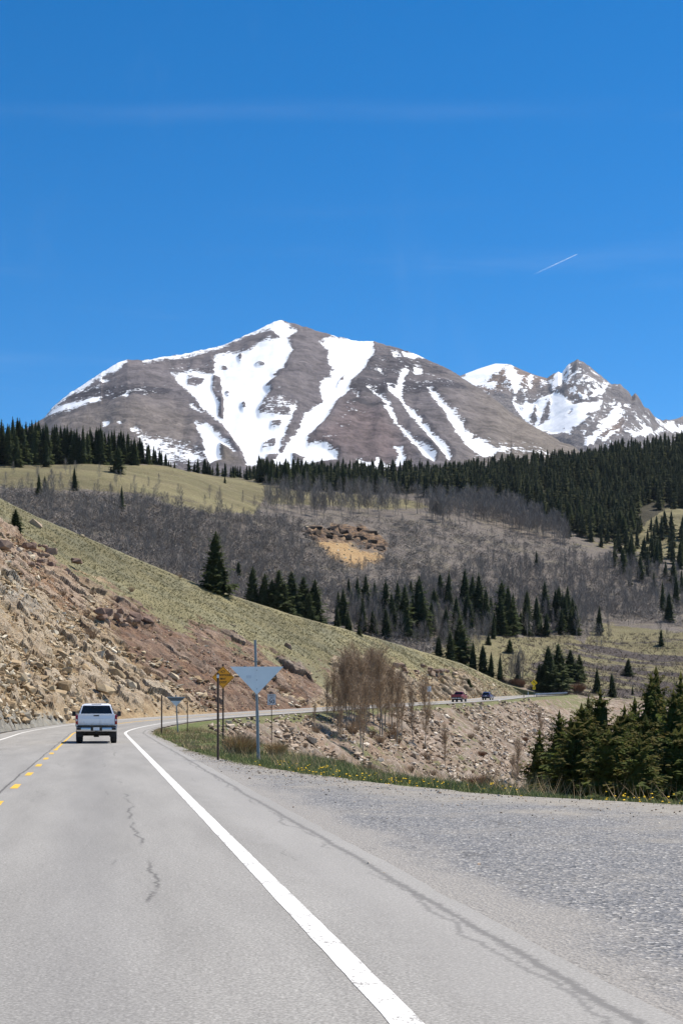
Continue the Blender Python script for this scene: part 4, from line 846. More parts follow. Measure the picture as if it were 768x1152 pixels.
def aspen(x, y, z, H, i, lab, group):
    t = thing('aspen_tree', lab, 'tree', (x, y, z), rng.uniform(0, 6.28), group); t.scale = (H/10*rng.uniform(.85, 1.1),)*2+(H/10,)
    link('trunk', ASN[i % 5][0], None, t); link('branches', ASN[i % 5][1], None, t); return t
def talus_at(px, py):
    ys = np.arange(110, 330, .5); x = (px-CX)/F*ys; z = ground(x, ys); q = YH-(z-CAMZ)*F/ys; m = (ys > 120); k = np.argmax(m & (q <= py)); return x[k], ys[k], z[k]
GA = 'bare aspens in the clump on the talus slope'
for i, (p, base, top) in enumerate([(405, 843, 744), (408, 852, 770), (396, 826, 738), (389, 822, 740), (400, 818, 730), (412, 822, 735), (430, 832, 742), (427, 826, 736), (434, 822, 748), (440, 826, 752), (420, 818, 740), (446, 838, 770), (380, 832, 775), (384, 818, 750), (374, 816, 752), (452, 828, 756), (415, 812, 738), (368, 815, 765), (392, 812, 736), (424, 812, 746), (437, 812, 758), (403, 808, 742)]):
    x, y, z = talus_at(p, base); aspen(x, y, z-.3, (base-top)/F*y+.3, i, 'bare tan aspen in the thick clump on the talus slope below the far road', GA)
for i, (p, base, top, lab) in enumerate([(464, 838, 772, 'slim bare aspen, left of the two standing apart right of the clump'), (480, 845, 766, 'taller bare aspen, right of the two standing apart right of the clump'), (501, 866, 818, 'small thin bare aspen low on the talus'), (382, 838, 800, 'thin bare sapling left of the aspen clump'), (353, 820, 795, 'very small bare sapling at the left of the talus'), (581, 888, 836, 'grey bare aspen standing beside the gully conifers'), (608, 835, 800, 'grey bare bushy tree on the bank left of the gully conifers'), (576, 880, 850, 'short grey bare tree beside the grey bare aspen near the conifers')]):
    x, y, z = talus_at(p, base); aspen(x, y, z-.3, (base-top)/F*y+.3, i+2, lab, None)
# the far ones
AF = [aspen_far(300+i, 105, w=.062) for i in range(5)]
AT = []
for i in range(4):
    r_ = np.random.default_rng(350+i); n_ = 40; a_ = r_.uniform(0, 6.28, n_); q_ = np.sqrt(r_.random(n_))*.55; h_ = r_.uniform(.05, .75, n_)*(1-q_*q_)
    P0_ = np.stack([np.cos(a_)*q_*.8, np.sin(a_)*q_*.8, h_], -1); P1_ = P0_+np.stack([np.cos(a_)*.12+r_.normal(size=n_)*.16, np.sin(a_)*.12+r_.normal(size=n_)*.16, r_.uniform(.06, .28, n_)], -1)
    V_, f_ = ribbons(P0_, P1_, r_.uniform(.02, .05, n_), np.full(n_, .012), r_); AT.append((V_, f_, np.repeat(r_.uniform(.0, .8, n_)*(.5+.5*h_), 4)))
AFM = []
for V, q, t in AF:
    me = np_mesh('aspen_tree', V, quads=q, attrs={'tint': t}); me.materials.append(M['twig_far']); AFM.append(me)
A_ST1 = [(298, 558), (345, 556), (480, 560), (482, 582), (400, 584), (298, 580)]
A_ST2 = [(480, 568), (530, 566), (570, 572), (610, 590), (640, 606), (640, 618), (590, 604), (540, 590), (484, 590)]
A_LOW = [(420, 690), (500, 660), (560, 640), (640, 632), (720, 640), (768, 650), (768, 700), (720, 700), (690, 712), (660, 724), (640, 714), (600, 700), (540, 712), (450, 716), (380, 712)]
A_MID = [(0, 553), (75, 556), (167, 562), (208, 576), (288, 581), (340, 584), (482, 588), (640, 612), (700, 625), (740, 640), (768, 655), (768, 700), (640, 690), (540, 690), (430, 690), (300, 690), (150, 640), (0, 570)]
A_LFT = [(0, 556), (75, 556), (167, 562), (208, 578), (330, 590), (345, 640), (400, 700), (360, 705), (240, 672), (120, 620), (0, 572)]
A_MDW = [(-20, 545), (60, 530), (150, 540), (240, 560), (290, 575), (200, 575), (60, 556)]
asp = []
def sow(poly, n, h0, h1, tag_, avoid=()):
    P = np.array(poly); c = 0
    while c < n:
        p = rng.uniform(P[:, 0].min(), P[:, 0].max()); b = rng.uniform(P[:, 1].min(), P[:, 1].max())
        if not inside(poly, p, b)[0] or any(inside(a, p, b)[0] for a in avoid): continue
        x, y, z = far_at(p, b); asp.append((x, y, z-.2, rng.uniform(h0, h1), p, b, tag_)); c += 1
cliffs = (P_CL, P_SC)
sow(A_ST1, 230, 11, 17, 1); sow(A_ST2, 420, 12, 18, 2); sow(A_LOW, 560, 8, 13, 3, (P_FLOOR,)); sow([(380, 700), (540, 700), (560, 716), (530, 745), (480, 735), (400, 715)], 130, 6, 11, 3); sow(A_LFT, 420, 5, 10, 4, cliffs); sow(A_MID, 520, 5, 9, 5, cliffs); sow(A_MDW, 34, 6, 10, 6)
for p, b, h in ((593, 722, 12), (588, 780, 12), (580, 782, 11), (584, 776, 13), (574, 778, 9), (576, 774, 10), (666, 728, 10), (671, 730, 11), (660, 726, 10), (684, 724, 10), (676, 726, 9), (750, 728, 8), (742, 722, 9), (600, 720, 9)):
    x, y, z = far_at(p, b); asp.append((x, y, z-.2, h, p, b, 7))
thk = asp; asp = []; sow(A_MID, 4300, 2.2, 5.2, 5, cliffs); sow(A_LFT, 900, 2.2, 4.5, 4, cliffs); sow([(640, 640), (768, 650), (900, 650), (900, 708), (768, 708), (700, 702), (676, 700), (655, 722), (620, 716)], 620, 2.2, 5, 3); sow([(400, 690), (540, 690), (640, 692), (640, 712), (575, 714), (530, 716), (480, 740), (400, 716)], 420, 2.0, 4.5, 3); sow([(768, 660), (900, 655), (900, 600), (768, 640)], 120, 2.2, 4.5, 3)
thk, asp = asp, thk
asp.sort(key=lambda q: -q[3]/q[1])
LABA = {1: ('leafless grey aspen in the dark trunked stand along the bench under the conifers', 'aspens in the stand along the bench'), 2: ('leafless pale grey aspen in the rounded stand on the brow right of the bench', 'aspens in the stand on the brow'), 3: ('leafless pale aspen in the low stand at the foot of the grey hillside', 'aspens at the foot of the hillside'),
 4: ('thin leafless aspen on the brown slope below the left meadow', 'aspens below the left meadow'), 5: ('small leafless aspen on the open grey hillside around the ochre scar', 'aspens on the open hillside'), 6: ('thin leafless aspen scattered on the left meadow', 'aspens on the left meadow'), 7: ('leafless grey aspen at the edge of the valley grass', 'aspens at the edge of the valley grass')}
for i, (x, y, z, H, p, b, tg) in enumerate(asp[:265]):
    o = link('aspen_tree', AFM[i % 5], None, None, LABA[tg][0], 'tree', LABA[tg][1], loc=(x, y, z)); o.rotation_euler = (rng.uniform(-.03, .03), rng.uniform(-.03, .03), rng.uniform(0, 6.28)); w = rng.uniform(.85, 1.3); o.scale = (H*w, H*w, H)
merged('aspen_wood', [(x, y, z, H, rng.uniform(.9, 1.5)) for x, y, z, H, p, b, tg in asp[265:]], AF, M['twig_far'], attrs=('tint',), label='leafless grey aspen wood covering the far hillside', cat='wood')

merged('bare_thicket', [(x, y, z, H, rng.uniform(.9, 1.7)) for x, y, z, H, p, b, tg in thk], AT, M['thicket'], attrs=('tint',), label='low leafless grey brown thicket over the far hillside', cat='thicket')
# ------------------------------------------------------------------ shrubs, grass
def shrub_mesh(seed, n, h, spread, w, mat, nm='shrub'):
    r = np.random.default_rng(seed); a = r.uniform(0, 6.28, n); q = np.sqrt(r.random(n)); P0 = np.stack([np.cos(a)*q*spread*.35, np.sin(a)*q*spread*.35, np.zeros(n)-.05], -1)
    hh = h*r.uniform(.55, 1.05, n)*(1-.35*q); P1 = np.stack([np.cos(a)*q*spread+r.normal(size=n)*.05, np.sin(a)*q*spread+r.normal(size=n)*.05, hh], -1); Pm = (P0+P1)/2+r.normal(size=(n, 3))*.04+np.array([0, 0, h*.08])
    A = np.concatenate([P0, Pm]); B = np.concatenate([Pm, P1]); V, f = ribbons(A, B, np.full(2*n, w), np.concatenate([np.full(n, w*.8), np.full(n, w*.3)]), r)
    me = np_mesh(nm, V, quads=f, attrs={'tint': np.repeat(np.tile(r.random(n), 2), 4)}); me.materials.append(mat); return me
def shrub(x, y, z, me, lab, nm, cat, s=1.0, group=None):
    o = link(nm, me, None, None, lab, cat, group, loc=(x, y, z)); o.scale = (s, s, s); o.rotation_euler = (0, 0, rng.uniform(0, 6)); return o
DG = shrub_mesh(1, 700, .95, .75, .018, M['dry_stem'], 'dry_grass_clump'); WL = shrub_mesh(2, 700, 2.2, 1.6, .035, M['twig_red'], 'willow_bush'); GB = shrub_mesh(3, 190, 1.5, 1.0, .030, M['twig_near'], 'bare_bush')
def gpx(px, py, lo=20, hi=105):
    ys = np.arange(lo, hi, .1); x = (px-CX)/F*ys; z = ground(x, ys); q = YH-(z-CAMZ)*F/ys; k = np.argmax(q <= py) if (q <= py).any() else len(ys)-1; return x[k], ys[k], z[k]
for p, b, s, lab in ((268, 848, 1.1, 'large tan dry grass clump between the yellow sign and the big triangle post'), (279, 847, .9, 'tan dry grass clump just left of the big triangle post'), (311, 850, .8, 'dry brown clump right of the big triangle post')):
    x, y, z = gpx(p, b); shrub(x, y, z, DG, lab, 'dry_grass_clump', 'dry grass', s)
for p, b, s, lab in ((530, 888, .95, 'reddish leafless willow bush low on the talus behind the dandelions'), (545, 884, .8, 'reddish leafless willow bush right of the larger one behind the dandelions'), (400, 873, .62, 'rusty leafless willow bush behind the grass verge below the aspens'), (415, 872, .6, 'second rusty willow bush behind the grass verge below the aspens'), (541, 852, .55, 'dark leafless bush half way up the talus'), (602, 868, .8, 'rusty willow bush between the grey aspen and the conifers'), (556, 892, .9, 'willow bush at the foot of the talus left of the grey aspen'), (590, 835, .5, 'small brown bush high on the right of the talus')):
    x, y, z = talus_at(p, b); shrub(x, y, z, WL, lab, 'willow_bush', 'bush', s)
for p, b, s, lab in ((103, 722, 1.15, 'leafless brown bush on the tan rock of the cut'), (163, 764, 1.1, 'leafless reddish bush on the rock above the far small triangle'), (148, 668, .7, 'grey brown bush at the lower edge of the hill grass'), (203, 652, .6, 'low dark bush on the hill crest left of the lone spruce')):
    x, y, z = hill_at(p, b); shrub(x, y, z+.3, GB, lab, 'bare_bush', 'bush', s)
for p, b, s, lab in ((585, 781, 1.0, 'pinkish leafless willow at the road side left of the curve sign'), (578, 780, .9, 'pinkish leafless willow bush farther left of the curve sign'), (650, 781, 1.3, 'yellow brown willow bush at the end of the guardrail')):
    x, y, z = far_at(p, b); shrub(x, y, z, WL, lab, 'willow_bush', 'bush', s*1.4)
GT = 'low bare thicket bushes among the aspen trunks on the talus'
for i in range(6):
    x, y, z = talus_at(rng.uniform(372, 450), rng.uniform(812, 842)); shrub(x, y, z, GB, 'low tan leafless bush in the thicket round the aspen trunks on the talus', 'bare_bush', 'bush', rng.uniform(.7, 1.4), GT)
GS = 'small dark bushes dotted over the talus'
for i in range(26):
    x, y, z = talus_at(rng.uniform(340, 612), rng.uniform(800, 878)); shrub(x, y, z, GB, 'small brown leafless bush dotted on the open talus', 'bare_bush', 'bush', rng.uniform(.35, .8), GS)
GH = 'low bushes on the rock of the cut'
for i in range(22):
    p_ = rng.uniform(10, 380); q_ = GL(p_)+rng.uniform(4, 60); x, y, z = hill_at(p_, q_); shrub(x, y, z+.2, GB, 'low brown bush growing on the rock of the cut below the grass', 'bare_bush', 'bush', rng.uniform(.3, .75), GH)
# grass of the verge
M['grass'] = mat_twig('verge_grass', (0.105, 0.14, 0.038), (0.31, 0.305, 0.135))
def blades(S, D, h, w, name, mat, lab, cat, dry=None):
    x, y, _ = road_xyz(S, D); z = ground(x, y); n = len(x); P0 = np.stack([x, y, z-.02], -1)
    lean = rng.normal(size=(n, 2))*.45; P1 = P0+np.stack([lean[:, 0]*h, lean[:, 1]*h, h], -1)
    a = rng.uniform(0, 6.28, n); u = np.stack([np.cos(a), np.sin(a), 0*a], -1)*np.asarray(w)[:, None]*.5
    V = np.stack([P0-u, P0+u, P1], 1).reshape(-1, 3); t = np.clip(rng.random(n)*.6+.55*(fbm(x/1.3, y/1.3, 3, 9)-.3), 0, 1)
    return link(name, np_mesh(name, V, tris=np.arange(3*n).reshape(-1, 3), attrs={'tint': np.repeat(t, 3)}), mat, label=lab, cat=cat, kind='stuff')
n = 90000; S = np.concatenate([rng.uniform(12, 60, int(n*.78)), rng.uniform(60, 116, int(n*.22))]); D = DEDGE(S)-.25+(VERGE(S)+1.6)*rng.random(n)**1.1
keep = fbm(S/1.1, D/1.1, 4, 44) > .30+.18*(D < DEDGE(S)+.15); S = S[keep]; D = D[keep]
blades(S, D, rng.uniform(.06, .20, len(S))*np.where(fbm(S/2, D/2, 2, 5) > .55, 1.25, .8), rng.uniform(.012, .03, len(S)), 'verge_grass', M['grass'], 'green grass growing along the edge of the pull-out', 'grass')
S = rng.uniform(12, 60, 5200); D = DEDGE(S)+.5+(VERGE(S)+.8)*rng.random(5200); keep = fbm(S/1.6, D/1.6, 3, 45) > .53; S = S[keep]; D = D[keep]
blades(S, D, rng.uniform(.3, .62, len(S)), rng.uniform(.010, .018, len(S)), 'tall_dry_grass', M['dry_stem'], 'tall pale dry grass stems standing in the verge', 'grass')
S = rng.uniform(58, 118, 16000); D = DEDGE(S)+.2+(VERGE(S)+1.5)*rng.random(16000); keep = fbm(S/4, D/2, 3, 46) > .50; S = S[keep]; D = D[keep]
blades(S, D, rng.uniform(.12, .32, len(S)), rng.uniform(.02, .04, len(S)), 'tall_dry_grass', M['dry_stem'], 'straw coloured dry grass on the point of the verge near the road', 'grass')
# dandelions
kf = NT('dandelion_yellow'); kf.col((0.78, 0.50, 0.02)); kf.rough(.7)
S = rng.uniform(15, 46, 900)[:620]; D = DEDGE(S)+.05+1.5*rng.random(620)**1.3; keep = fbm(S/1.5, D/1.0, 3, 47) > .53; S = S[keep]; D = D[keep]
x, y, _ = road_xyz(S, D); z = ground(x, y)+rng.uniform(.06, .2, len(x)); V = []; T = []
for i in range(len(x)):
    r_ = rng.uniform(.018, .034); n0 = len(V); V.append((x[i], y[i], z[i]+.012))
    for k in range(7): V.append((x[i]+r_*math.cos(k*.8976), y[i]+r_*math.sin(k*.8976), z[i]+rng.uniform(-.006, .006)))
    V.append((x[i], y[i], z[i]-.012))
    for k in range(7): T += [(n0, n0+1+k, n0+1+(k+1) % 7), (n0+8, n0+1+(k+1) % 7, n0+1+k)]
link('dandelions', np_mesh('dandelions', V, tris=T), kf.m, label='yellow dandelions flowering in the verge grass', cat='flowers', kind='stuff')
# tufts on the hill
M['tuft'] = mat_twig('hill_grass_tufts', (0.185, 0.165, 0.082), (0.39, 0.345, 0.205))
n = 26000; p = rng.uniform(-70, 590, n); t = rng.random(n)**.8; tx, ty, tz = hill(p, t); q = YH-(tz-CAMZ)*F/ty; ok = (q < GL(p)+rng.normal(size=n)*5-2); tx, ty, tz = tx[ok], ty[ok], tz[ok]; n = len(tx)
P0 = []; P1 = []
for k in range(4): P0.append(np.stack([tx+rng.normal(size=n)*.1, ty+rng.normal(size=n)*.1, tz-.15], -1)); P1.append(np.stack([tx+rng.normal(size=n)*.22, ty+rng.normal(size=n)*.22, tz+rng.uniform(.05, .24, n)], -1))
V, f = ribbons(np.concatenate(P0), np.concatenate(P1), np.full(4*n, .09), np.full(4*n, .03), rng)
link('hill_grass', np_mesh('hill_grass', V, quads=f, attrs={'tint': np.repeat(np.tile(np.clip(rng.random(n)*.45+.6*(fbm(tx/3, ty/3, 3, 3)-.3)+1.1*(fbm(tx/16, ty/16, 3, 73)-.45), 0, 1), 4), 4)}), M['tuft'], label='pale green bunch grass covering the upper hill above the cut', cat='grass', kind='stuff')
n = 5200; p = rng.uniform(560, 860, n); b = rng.uniform(714, 790, n); V0 = [far_at(a, c) for a, c in zip(p[:2600], b[:2600])]; V0 = np.array(V0); n = len(V0)
P0 = []; P1 = []
for k in range(5): P0.append(V0+np.stack([rng.normal(size=n)*.5, rng.normal(size=n)*.5, np.full(n, -.2)], -1)); P1.append(V0+np.stack([rng.normal(size=n)*.8, rng.normal(size=n)*.8, rng.uniform(.5, 1.3, n)], -1))
V, f = ribbons(np.concatenate(P0), np.concatenate(P1), np.full(5*n, .16), np.full(5*n, .06), rng)
M['scrub'] = mat_twig('willow_scrub', (0.09, 0.07, 0.058), (0.22, 0.175, 0.125))
link('willow_scrub', np_mesh('willow_scrub', V, quads=f, attrs={'tint': np.repeat(np.tile(rng.random(n), 5), 4)}), M['scrub'], label='low brown willow scrub over the flat valley floor', cat='scrub', kind='stuff')
# ------------------------------------------------------------------ loose rock
def mat_rock(name, stops):
    k = NT(name); p = k.obj(); n = k.noise(p, 1.6, 5, .7)
    c = k.ramp(k.m_('ADD', k.m_('MULTIPLY', k.attr('tint'), .75), k.m_('MULTIPLY', n, .25)), stops)
    k.col(k.mul(c, k.lerp(k.noise(p, 6, 4, .7), .25, .75, .75, 1.2))); k.bump(n, .6, .1); k.rough(.95); return k.m
M['rock_tan'] = mat_rock('tan_sandstone', [(0.1, (0.18, 0.12, 0.07)), (.4, (0.35, 0.26, 0.16)), (.65, (0.45, 0.365, 0.245)), (.9, (0.58, 0.525, 0.42))])
M['rock_red'] = mat_rock('red_shale', [(0.1, (0.12, 0.08, 0.065)), (.4, (0.22, 0.15, 0.118)), (.65, (0.36, 0.27, 0.20)), (.9, (0.54, 0.46, 0.36))])
M['rock_talus'] = mat_rock('pinkish_talus_rock', [(0.1, (0.17, 0.12, 0.08)), (.4, (0.33, 0.25, 0.18)), (.65, (0.45, 0.37, 0.285)), (.9, (0.60, 0.535, 0.45))])
def hull(seed, n=14, fl=(1, .8, .55)):
    r = np.random.default_rng(seed); bm = bmesh.new()
    for _ in range(n):
        v = r.uniform(-1, 1, 3); v /= max(np.abs(v).max(), .75*np.linalg.norm(v)); v *= np.array(fl)*r.uniform(.8, 1.0); bm.verts.new(v*.5)
    bmesh.ops.convex_hull(bm, input=bm.verts[:]); bmesh.ops.delete(bm, geom=[v for v in bm.verts if not v.link_faces], context='VERTS'); bmesh.ops.triangulate(bm, faces=bm.faces[:])
    bm.verts.index_update(); V = np.array([v.co[:] for v in bm.verts]); T = np.array([[v.index for v in f.verts] for f in bm.faces]); bm.free(); return V, T
HULLS = [hull(500+i, 12+i % 4, ((1, .8, .55), (1, .6, .35), (1, .9, .7), (1.2, .7, .3))[i % 4]) for i in range(10)]
def rot3(a, b, c):
    return np.array(Matrix.Rotation(a, 3, 'Z') @ Matrix.Rotation(b, 3, 'X') @ Matrix.Rotation(c, 3, 'Y'))
def rocks(name, P, size, mat, lab, tilt=.5, az=None):
    Vs = []; Ts = []; ti = []; n = 0
    for i, (p, s) in enumerate(zip(P, size)):
        V, T = HULLS[rng.integers(10)]; A = rot3(rng.uniform(0, 6.28) if az is None else az+rng.normal()*.5, rng.normal()*tilt, rng.normal()*tilt)
        Vs.append((V*s)@A.T+p); Ts.append(T+n); n += len(V); ti.append(np.full(len(V), np.clip(rng.normal(.5, .33), 0, 1)))
    return link(name, np_mesh(name, np.concatenate(Vs), tris=np.concatenate(Ts), attrs={'tint': np.concatenate(ti)}), mat, label=lab, cat='rocks', kind='stuff')
# on the cut
n = 34000; p = rng.uniform(-60, 570, n); t = rng.random(n)**1.0*.98+.01; x, y, z = hill(p, t); q = YH-(z-CAMZ)*F/y
g = (q > GL(p)+2+rng.normal(size=n)*5); x, y, z, p, q, t = [a[g] for a in (x, y, z, p, q, t)]
isred = (q < RL(p)+rng.normal(size=len(p))*10) & (p > 50) & (p < 375)
sz = np.exp(rng.normal(-1.28, .55, len(p)))*(.55+.45*(1-isred)); dens = fbm(x/5, z/3, 3, 55); k = rng.random(len(p)) < np.where(isred, .8, .95)*np.clip((dens-.25)*3, .1, 1)
P = np.stack([x, y, z+.12], -1)
pale = rng.random(len(p)) < .35
for nm, mk, mat, lab in (('loose_rocks', k & (~isred | pale), 'rock_tan', 'loose tan rock fragments strewn over the cut slope'), ('loose_rocks', k & isred & ~pale, 'rock_red', 'loose reddish rock chips strewn over the red band of the cut')):
    rocks(nm, P[mk], np.clip(sz[mk], .10, 1.2), M[mat], lab, .55)
# broken beds: slabs lying in bands along the strata of the cut
n = 30000; p = rng.uniform(-60, 420, n); t = rng.random(n)*.97+.01; x, y, z = hill(p, t); q = YH-(z-CAMZ)*F/y
bed = fbm((y*.9+x*.3)/14, (z+.33*(y*.9+x*.3))/1.5, 4, 61); k = (q > GL(p)+3) & (bed > .595) & (rng.random(n) < np.where((q < RL(p)) & (p > 110), .45, 1)*(p < 360))
P = np.stack([x, y, z+.15], -1)[k]; rocks('ledge_slabs', P, np.clip(np.exp(rng.normal(-.62, .42, len(P))), .25, 1.4), M['rock_tan'], 'broken tan slabs lying in bands along the beds of the cut', .28, az=.45)
# on the talus
n = 17000; s = rng.uniform(108, 330, n); e = rng.uniform(.3, 26, n); x, y, z = road_xyz(s, DEDGE(s)+VERGE(s)+e); z = ground(x, y); k = fbm(x/6, y/6, 3, 91) > .40+.2*np.exp(-e/1.5)
P = np.stack([x, y, z+.12], -1)[k]; rocks('loose_rocks', P, np.clip(np.exp(rng.normal(-1.3, .5, len(P))), .1, 1.1), M['rock_talus'], 'pale slabby rocks lying on the talus slope below the far road', .45, az=.9)
n = 15000; s = rng.uniform(112, 330, n); e = rng.uniform(1, 26, n); x, y, z = road_xyz(s, DEDGE(s)+VERGE(s)+e); z = ground(x, y); k = fbm((s+e*1.6)/2.2, (e-s*.25)/9, 4, 97) > .60
P = np.stack([x, y, z+.15], -1)[k]; rocks('ledge_slabs', P, np.clip(np.exp(rng.normal(-.7, .4, len(P))), .3, 1.3), M['rock_talus'], 'broken slabs lying in streaks down the talus slope', .3, az=.9)
# scree below the ochre cliff
pp = []
while len(pp) < 130:
    a, b = rng.uniform(335, 445), rng.uniform(590, 645)
    if inside(P_SC, a, b)[0] or inside(P_CL, a, b)[0]: pp.append(far_at(a, b))
rocks('scree', np.array(pp), np.exp(rng.normal(.15, .5, len(pp))), M['rock_tan'], 'ochre scree and blocks under the far cliff scar')
# grit on the pull-out
n = 2600; S = rng.uniform(9, 60, n); D = 4.9+(DEDGE(S)-4.9)*np.clip(1-np.abs(rng.normal(size=n))*.35, 0, 1); x, y, z = road_xyz(S, D); k = (np.abs(x/y) < .3); P = np.stack([x, y, z-.004], -1)[k]
rocks('gravel', P, np.exp(rng.normal(-3.7, .4, len(P))), M['rock_talus'], 'loose gravel along the outer edge of the pull-out')
# the big rocks one can pick out
def boulder(px, py, size, lab, mat, where=hill_at, seed=0, fl=(1.3, .8, .6), rz=.6, tilt=(.1, .45), nm='boulder', lift=.2):
    size *= .52; x, y, z = where(px, py); V, T = hull(900+seed, 22, fl); me = np_mesh(nm, V*size, tris=T, attrs={'tint': np.full(len(V), .35+.5*random.Random(seed).random())})
    o = link(nm, me, M[mat], None, lab, 'rock', loc=(x, y, z+lift*size)); o.rotation_euler = (tilt[0], tilt[1], rz); return o
for i, a in enumerate([(195, 763, 2.6, 'pale tilted slab lying alone on the red rock above the small far triangle', 'rock_tan'), (132, 762, 3.4, 'long tan slab tilted down the cut, up and right of the white pickup', 'rock_tan'), (148, 774, 3.0, 'grey brown slab below the long tilted one on the cut', 'rock_tan'), (48, 690, 3.4, 'big rounded grey tan boulder in the upper left of the cut', 'rock_tan'), (60, 694, 2.4, 'smaller boulder right of the big grey tan one', 'rock_tan'),
 (22, 764, 2.4, 'whitish block low on the left of the cut', 'rock_tan'), (40, 592, 3.6, 'flat dark slab on the grass near the small conifer', 'rock_red'), (230, 720, 2.2, 'grey rock sticking out of the red slope below the grass', 'rock_red'), (325, 730, 2.8, 'brown rock on the edge of the grass above the big triangle', 'rock_red'), (262, 705, 1.6, 'pale rock in the lower grass right of the lone spruce', 'rock_tan'), (93, 600, 1.8, 'small grey rock on the crest of the hill grass', 'rock_tan')]):
    boulder(*a, seed=i)
for i, a in enumerate([(538, 806, 1.9, 'pale angular boulder on the talus under the blue car', 'rock_talus'), (596, 806, 2.2, 'pale slab in the upper right of the talus', 'rock_talus'), (466, 850, 1.8, 'pale flat rock below the standing aspens', 'rock_talus'), (592, 850, 2.3, 'large pale slab on the right of the talus', 'rock_talus'), (350, 835, 2.2, 'long pale slab at the left of the talus', 'rock_talus'), (542, 818, 1.7, 'blocky boulder with a dark hollow on the middle of the talus', 'rock_talus')]):
    boulder(*a, where=talus_at, seed=20+i)
def outcrop(px, py, n, w, h, bl, lab, mat, seed):
    """a broken ledge: blocks stacked side by side, jutting over dark gaps"""
    r = np.random.default_rng(seed); x, y, z = hill_at(px, py); o = thing('rock_outcrop', lab, 'rock outcrop', (x, y, z)); v = np.array([.5, -.8, 0])
    for i in range(n):
        V, T = hull(1200+seed*31+i, 18, (r.uniform(.8, 1.5), .9, r.uniform(.45, .8))); a = r.uniform(-w/2, w/2); lev = r.integers(3)
        q = np.array(hill_at(px+a*F/y, py)); s = bl*r.uniform(.4, 1.05)
        c = q+v*(.25*lev+.05)*bl*.5+np.array([0, 0, lev*bl*.34])-np.array([x, y, z])
        link('block', np_mesh('block', (V*s)@rot3(.45+r.normal()*.25, r.normal()*.1, .12+r.normal()*.1).T+c, tris=T, attrs={'tint': np.full(len(V), np.clip(r.normal(.42, .2), 0, 1))}), M[mat], o)
    return o
def far_ledge():
    r = np.random.default_rng(77); x, y, z = far_at(388, 606); o = thing('rock_outcrop', 'dark layered rock ledge above the ochre scree scar on the far hillside', 'rock outcrop', (x, y, z))
    for i in range(44):
        a = r.uniform(343, 436); top = np.interp(a, [340, 360, 400, 420, 438], [600, 593, 590, 600, 612]); bot = np.interp(a, [340, 372, 400, 420, 438], [607, 607, 612, 619, 621]); q = np.array(far_at(a, r.uniform(top, bot)))
        V, T = hull(3000+i, 16, (1.5, .9, .5)); s = r.uniform(3.0, 7.5)
        link('block', np_mesh('block', (V*s)@rot3(r.normal()*.3, r.normal()*.12, r.normal()*.12).T+q-np.array([x, y, z]), tris=T, attrs={'tint': np.full(len(V), np.clip(r.normal(.30, .22), 0, 1))}), M['rock_dark'], o)
M['rock_dark'] = mat_rock('dark_ledge_rock', [(0.1, (0.035, 0.027, 0.023)), (.4, (0.085, 0.062, 0.046)), (.65, (0.20, 0.135, 0.085)), (.9, (0.36, 0.27, 0.19))])
far_ledge()
outcrop(132, 700, 12, 5.5, 2, 1.9, 'brown broken outcrop in the middle of the cut, left of a dark hollow', 'rock_red', 1)
outcrop(151, 703, 10, 5.0, 2, 1.7, 'dark red blocky outcrop right of the hollow in the middle of the cut', 'rock_red', 2)
outcrop(20, 625, 18, 9, 3, 1.8, 'rusty broken ledge under the grass at the far left of the cut', 'rock_red', 3)
outcrop(58, 640, 12, 7, 3, 1.6, 'dark brown ledge stepping down under the grass left of the pickup', 'rock_red', 4)
outcrop(86, 788, 9, 6, 1.5, 1.6, 'tan ledge with a dark overhang right behind the white pickup', 'rock_tan', 5)
outcrop(55, 783, 9, 5, 1.5, 1.4, 'tan ledge low on the cut left of the white pickup', 'rock_tan', 6)
outcrop(462, 756, 12, 8, 1, 1.9, 'left half of the red brown ledge above the road by the far vehicles', 'rock_red', 7)
outcrop(492, 761, 12, 8, 1, 1.8, 'right half of the red brown ledge above the road by the far vehicles', 'rock_red', 8)
# ------------------------------------------------------------------ signs and posts
M['galv'] = simple('galvanised_steel', (0.22, 0.24, 0.26), .55, .3, var=.12, sc=12); M['alu'] = simple('bare_aluminium_sheet', (0.74, 0.78, 0.82), .55, .0, var=.05, sc=3)
M['rust'] = simple('rusty_brown_steel', (0.095, 0.06, 0.045), .8, .2, var=.3, sc=9); M['sign_yellow'] = simple('yellow_sign_sheeting', (1.0, 0.36, 0.003), .45, spec=.5, var=.05); M['black'] = simple('black_print', (0.012, 0.012, 0.012), .6)
M['white_sheet'] = simple('white_sign_sheeting', (0.74, 0.76, 0.78), .45, spec=.5, var=.04); M['darkmetal'] = simple('dark_sheet_metal', (0.16, 0.165, 0.17), .55, .4, var=.2)
FR = (R(90), 0, 0)
def post(px, py_base, top_px, py_top, r, nm, lab, cat, mat, Y=None):
    x, y, z = gpx(px, py_base) if Y is None else ((px-CX)/F*Y, Y, gz((px-CX)/F*Y, Y)); x1 = (top_px-CX)/F*y; H = CAMZ+(YH-py_top)/F*y-z
    return x, y, z, x1-x, H
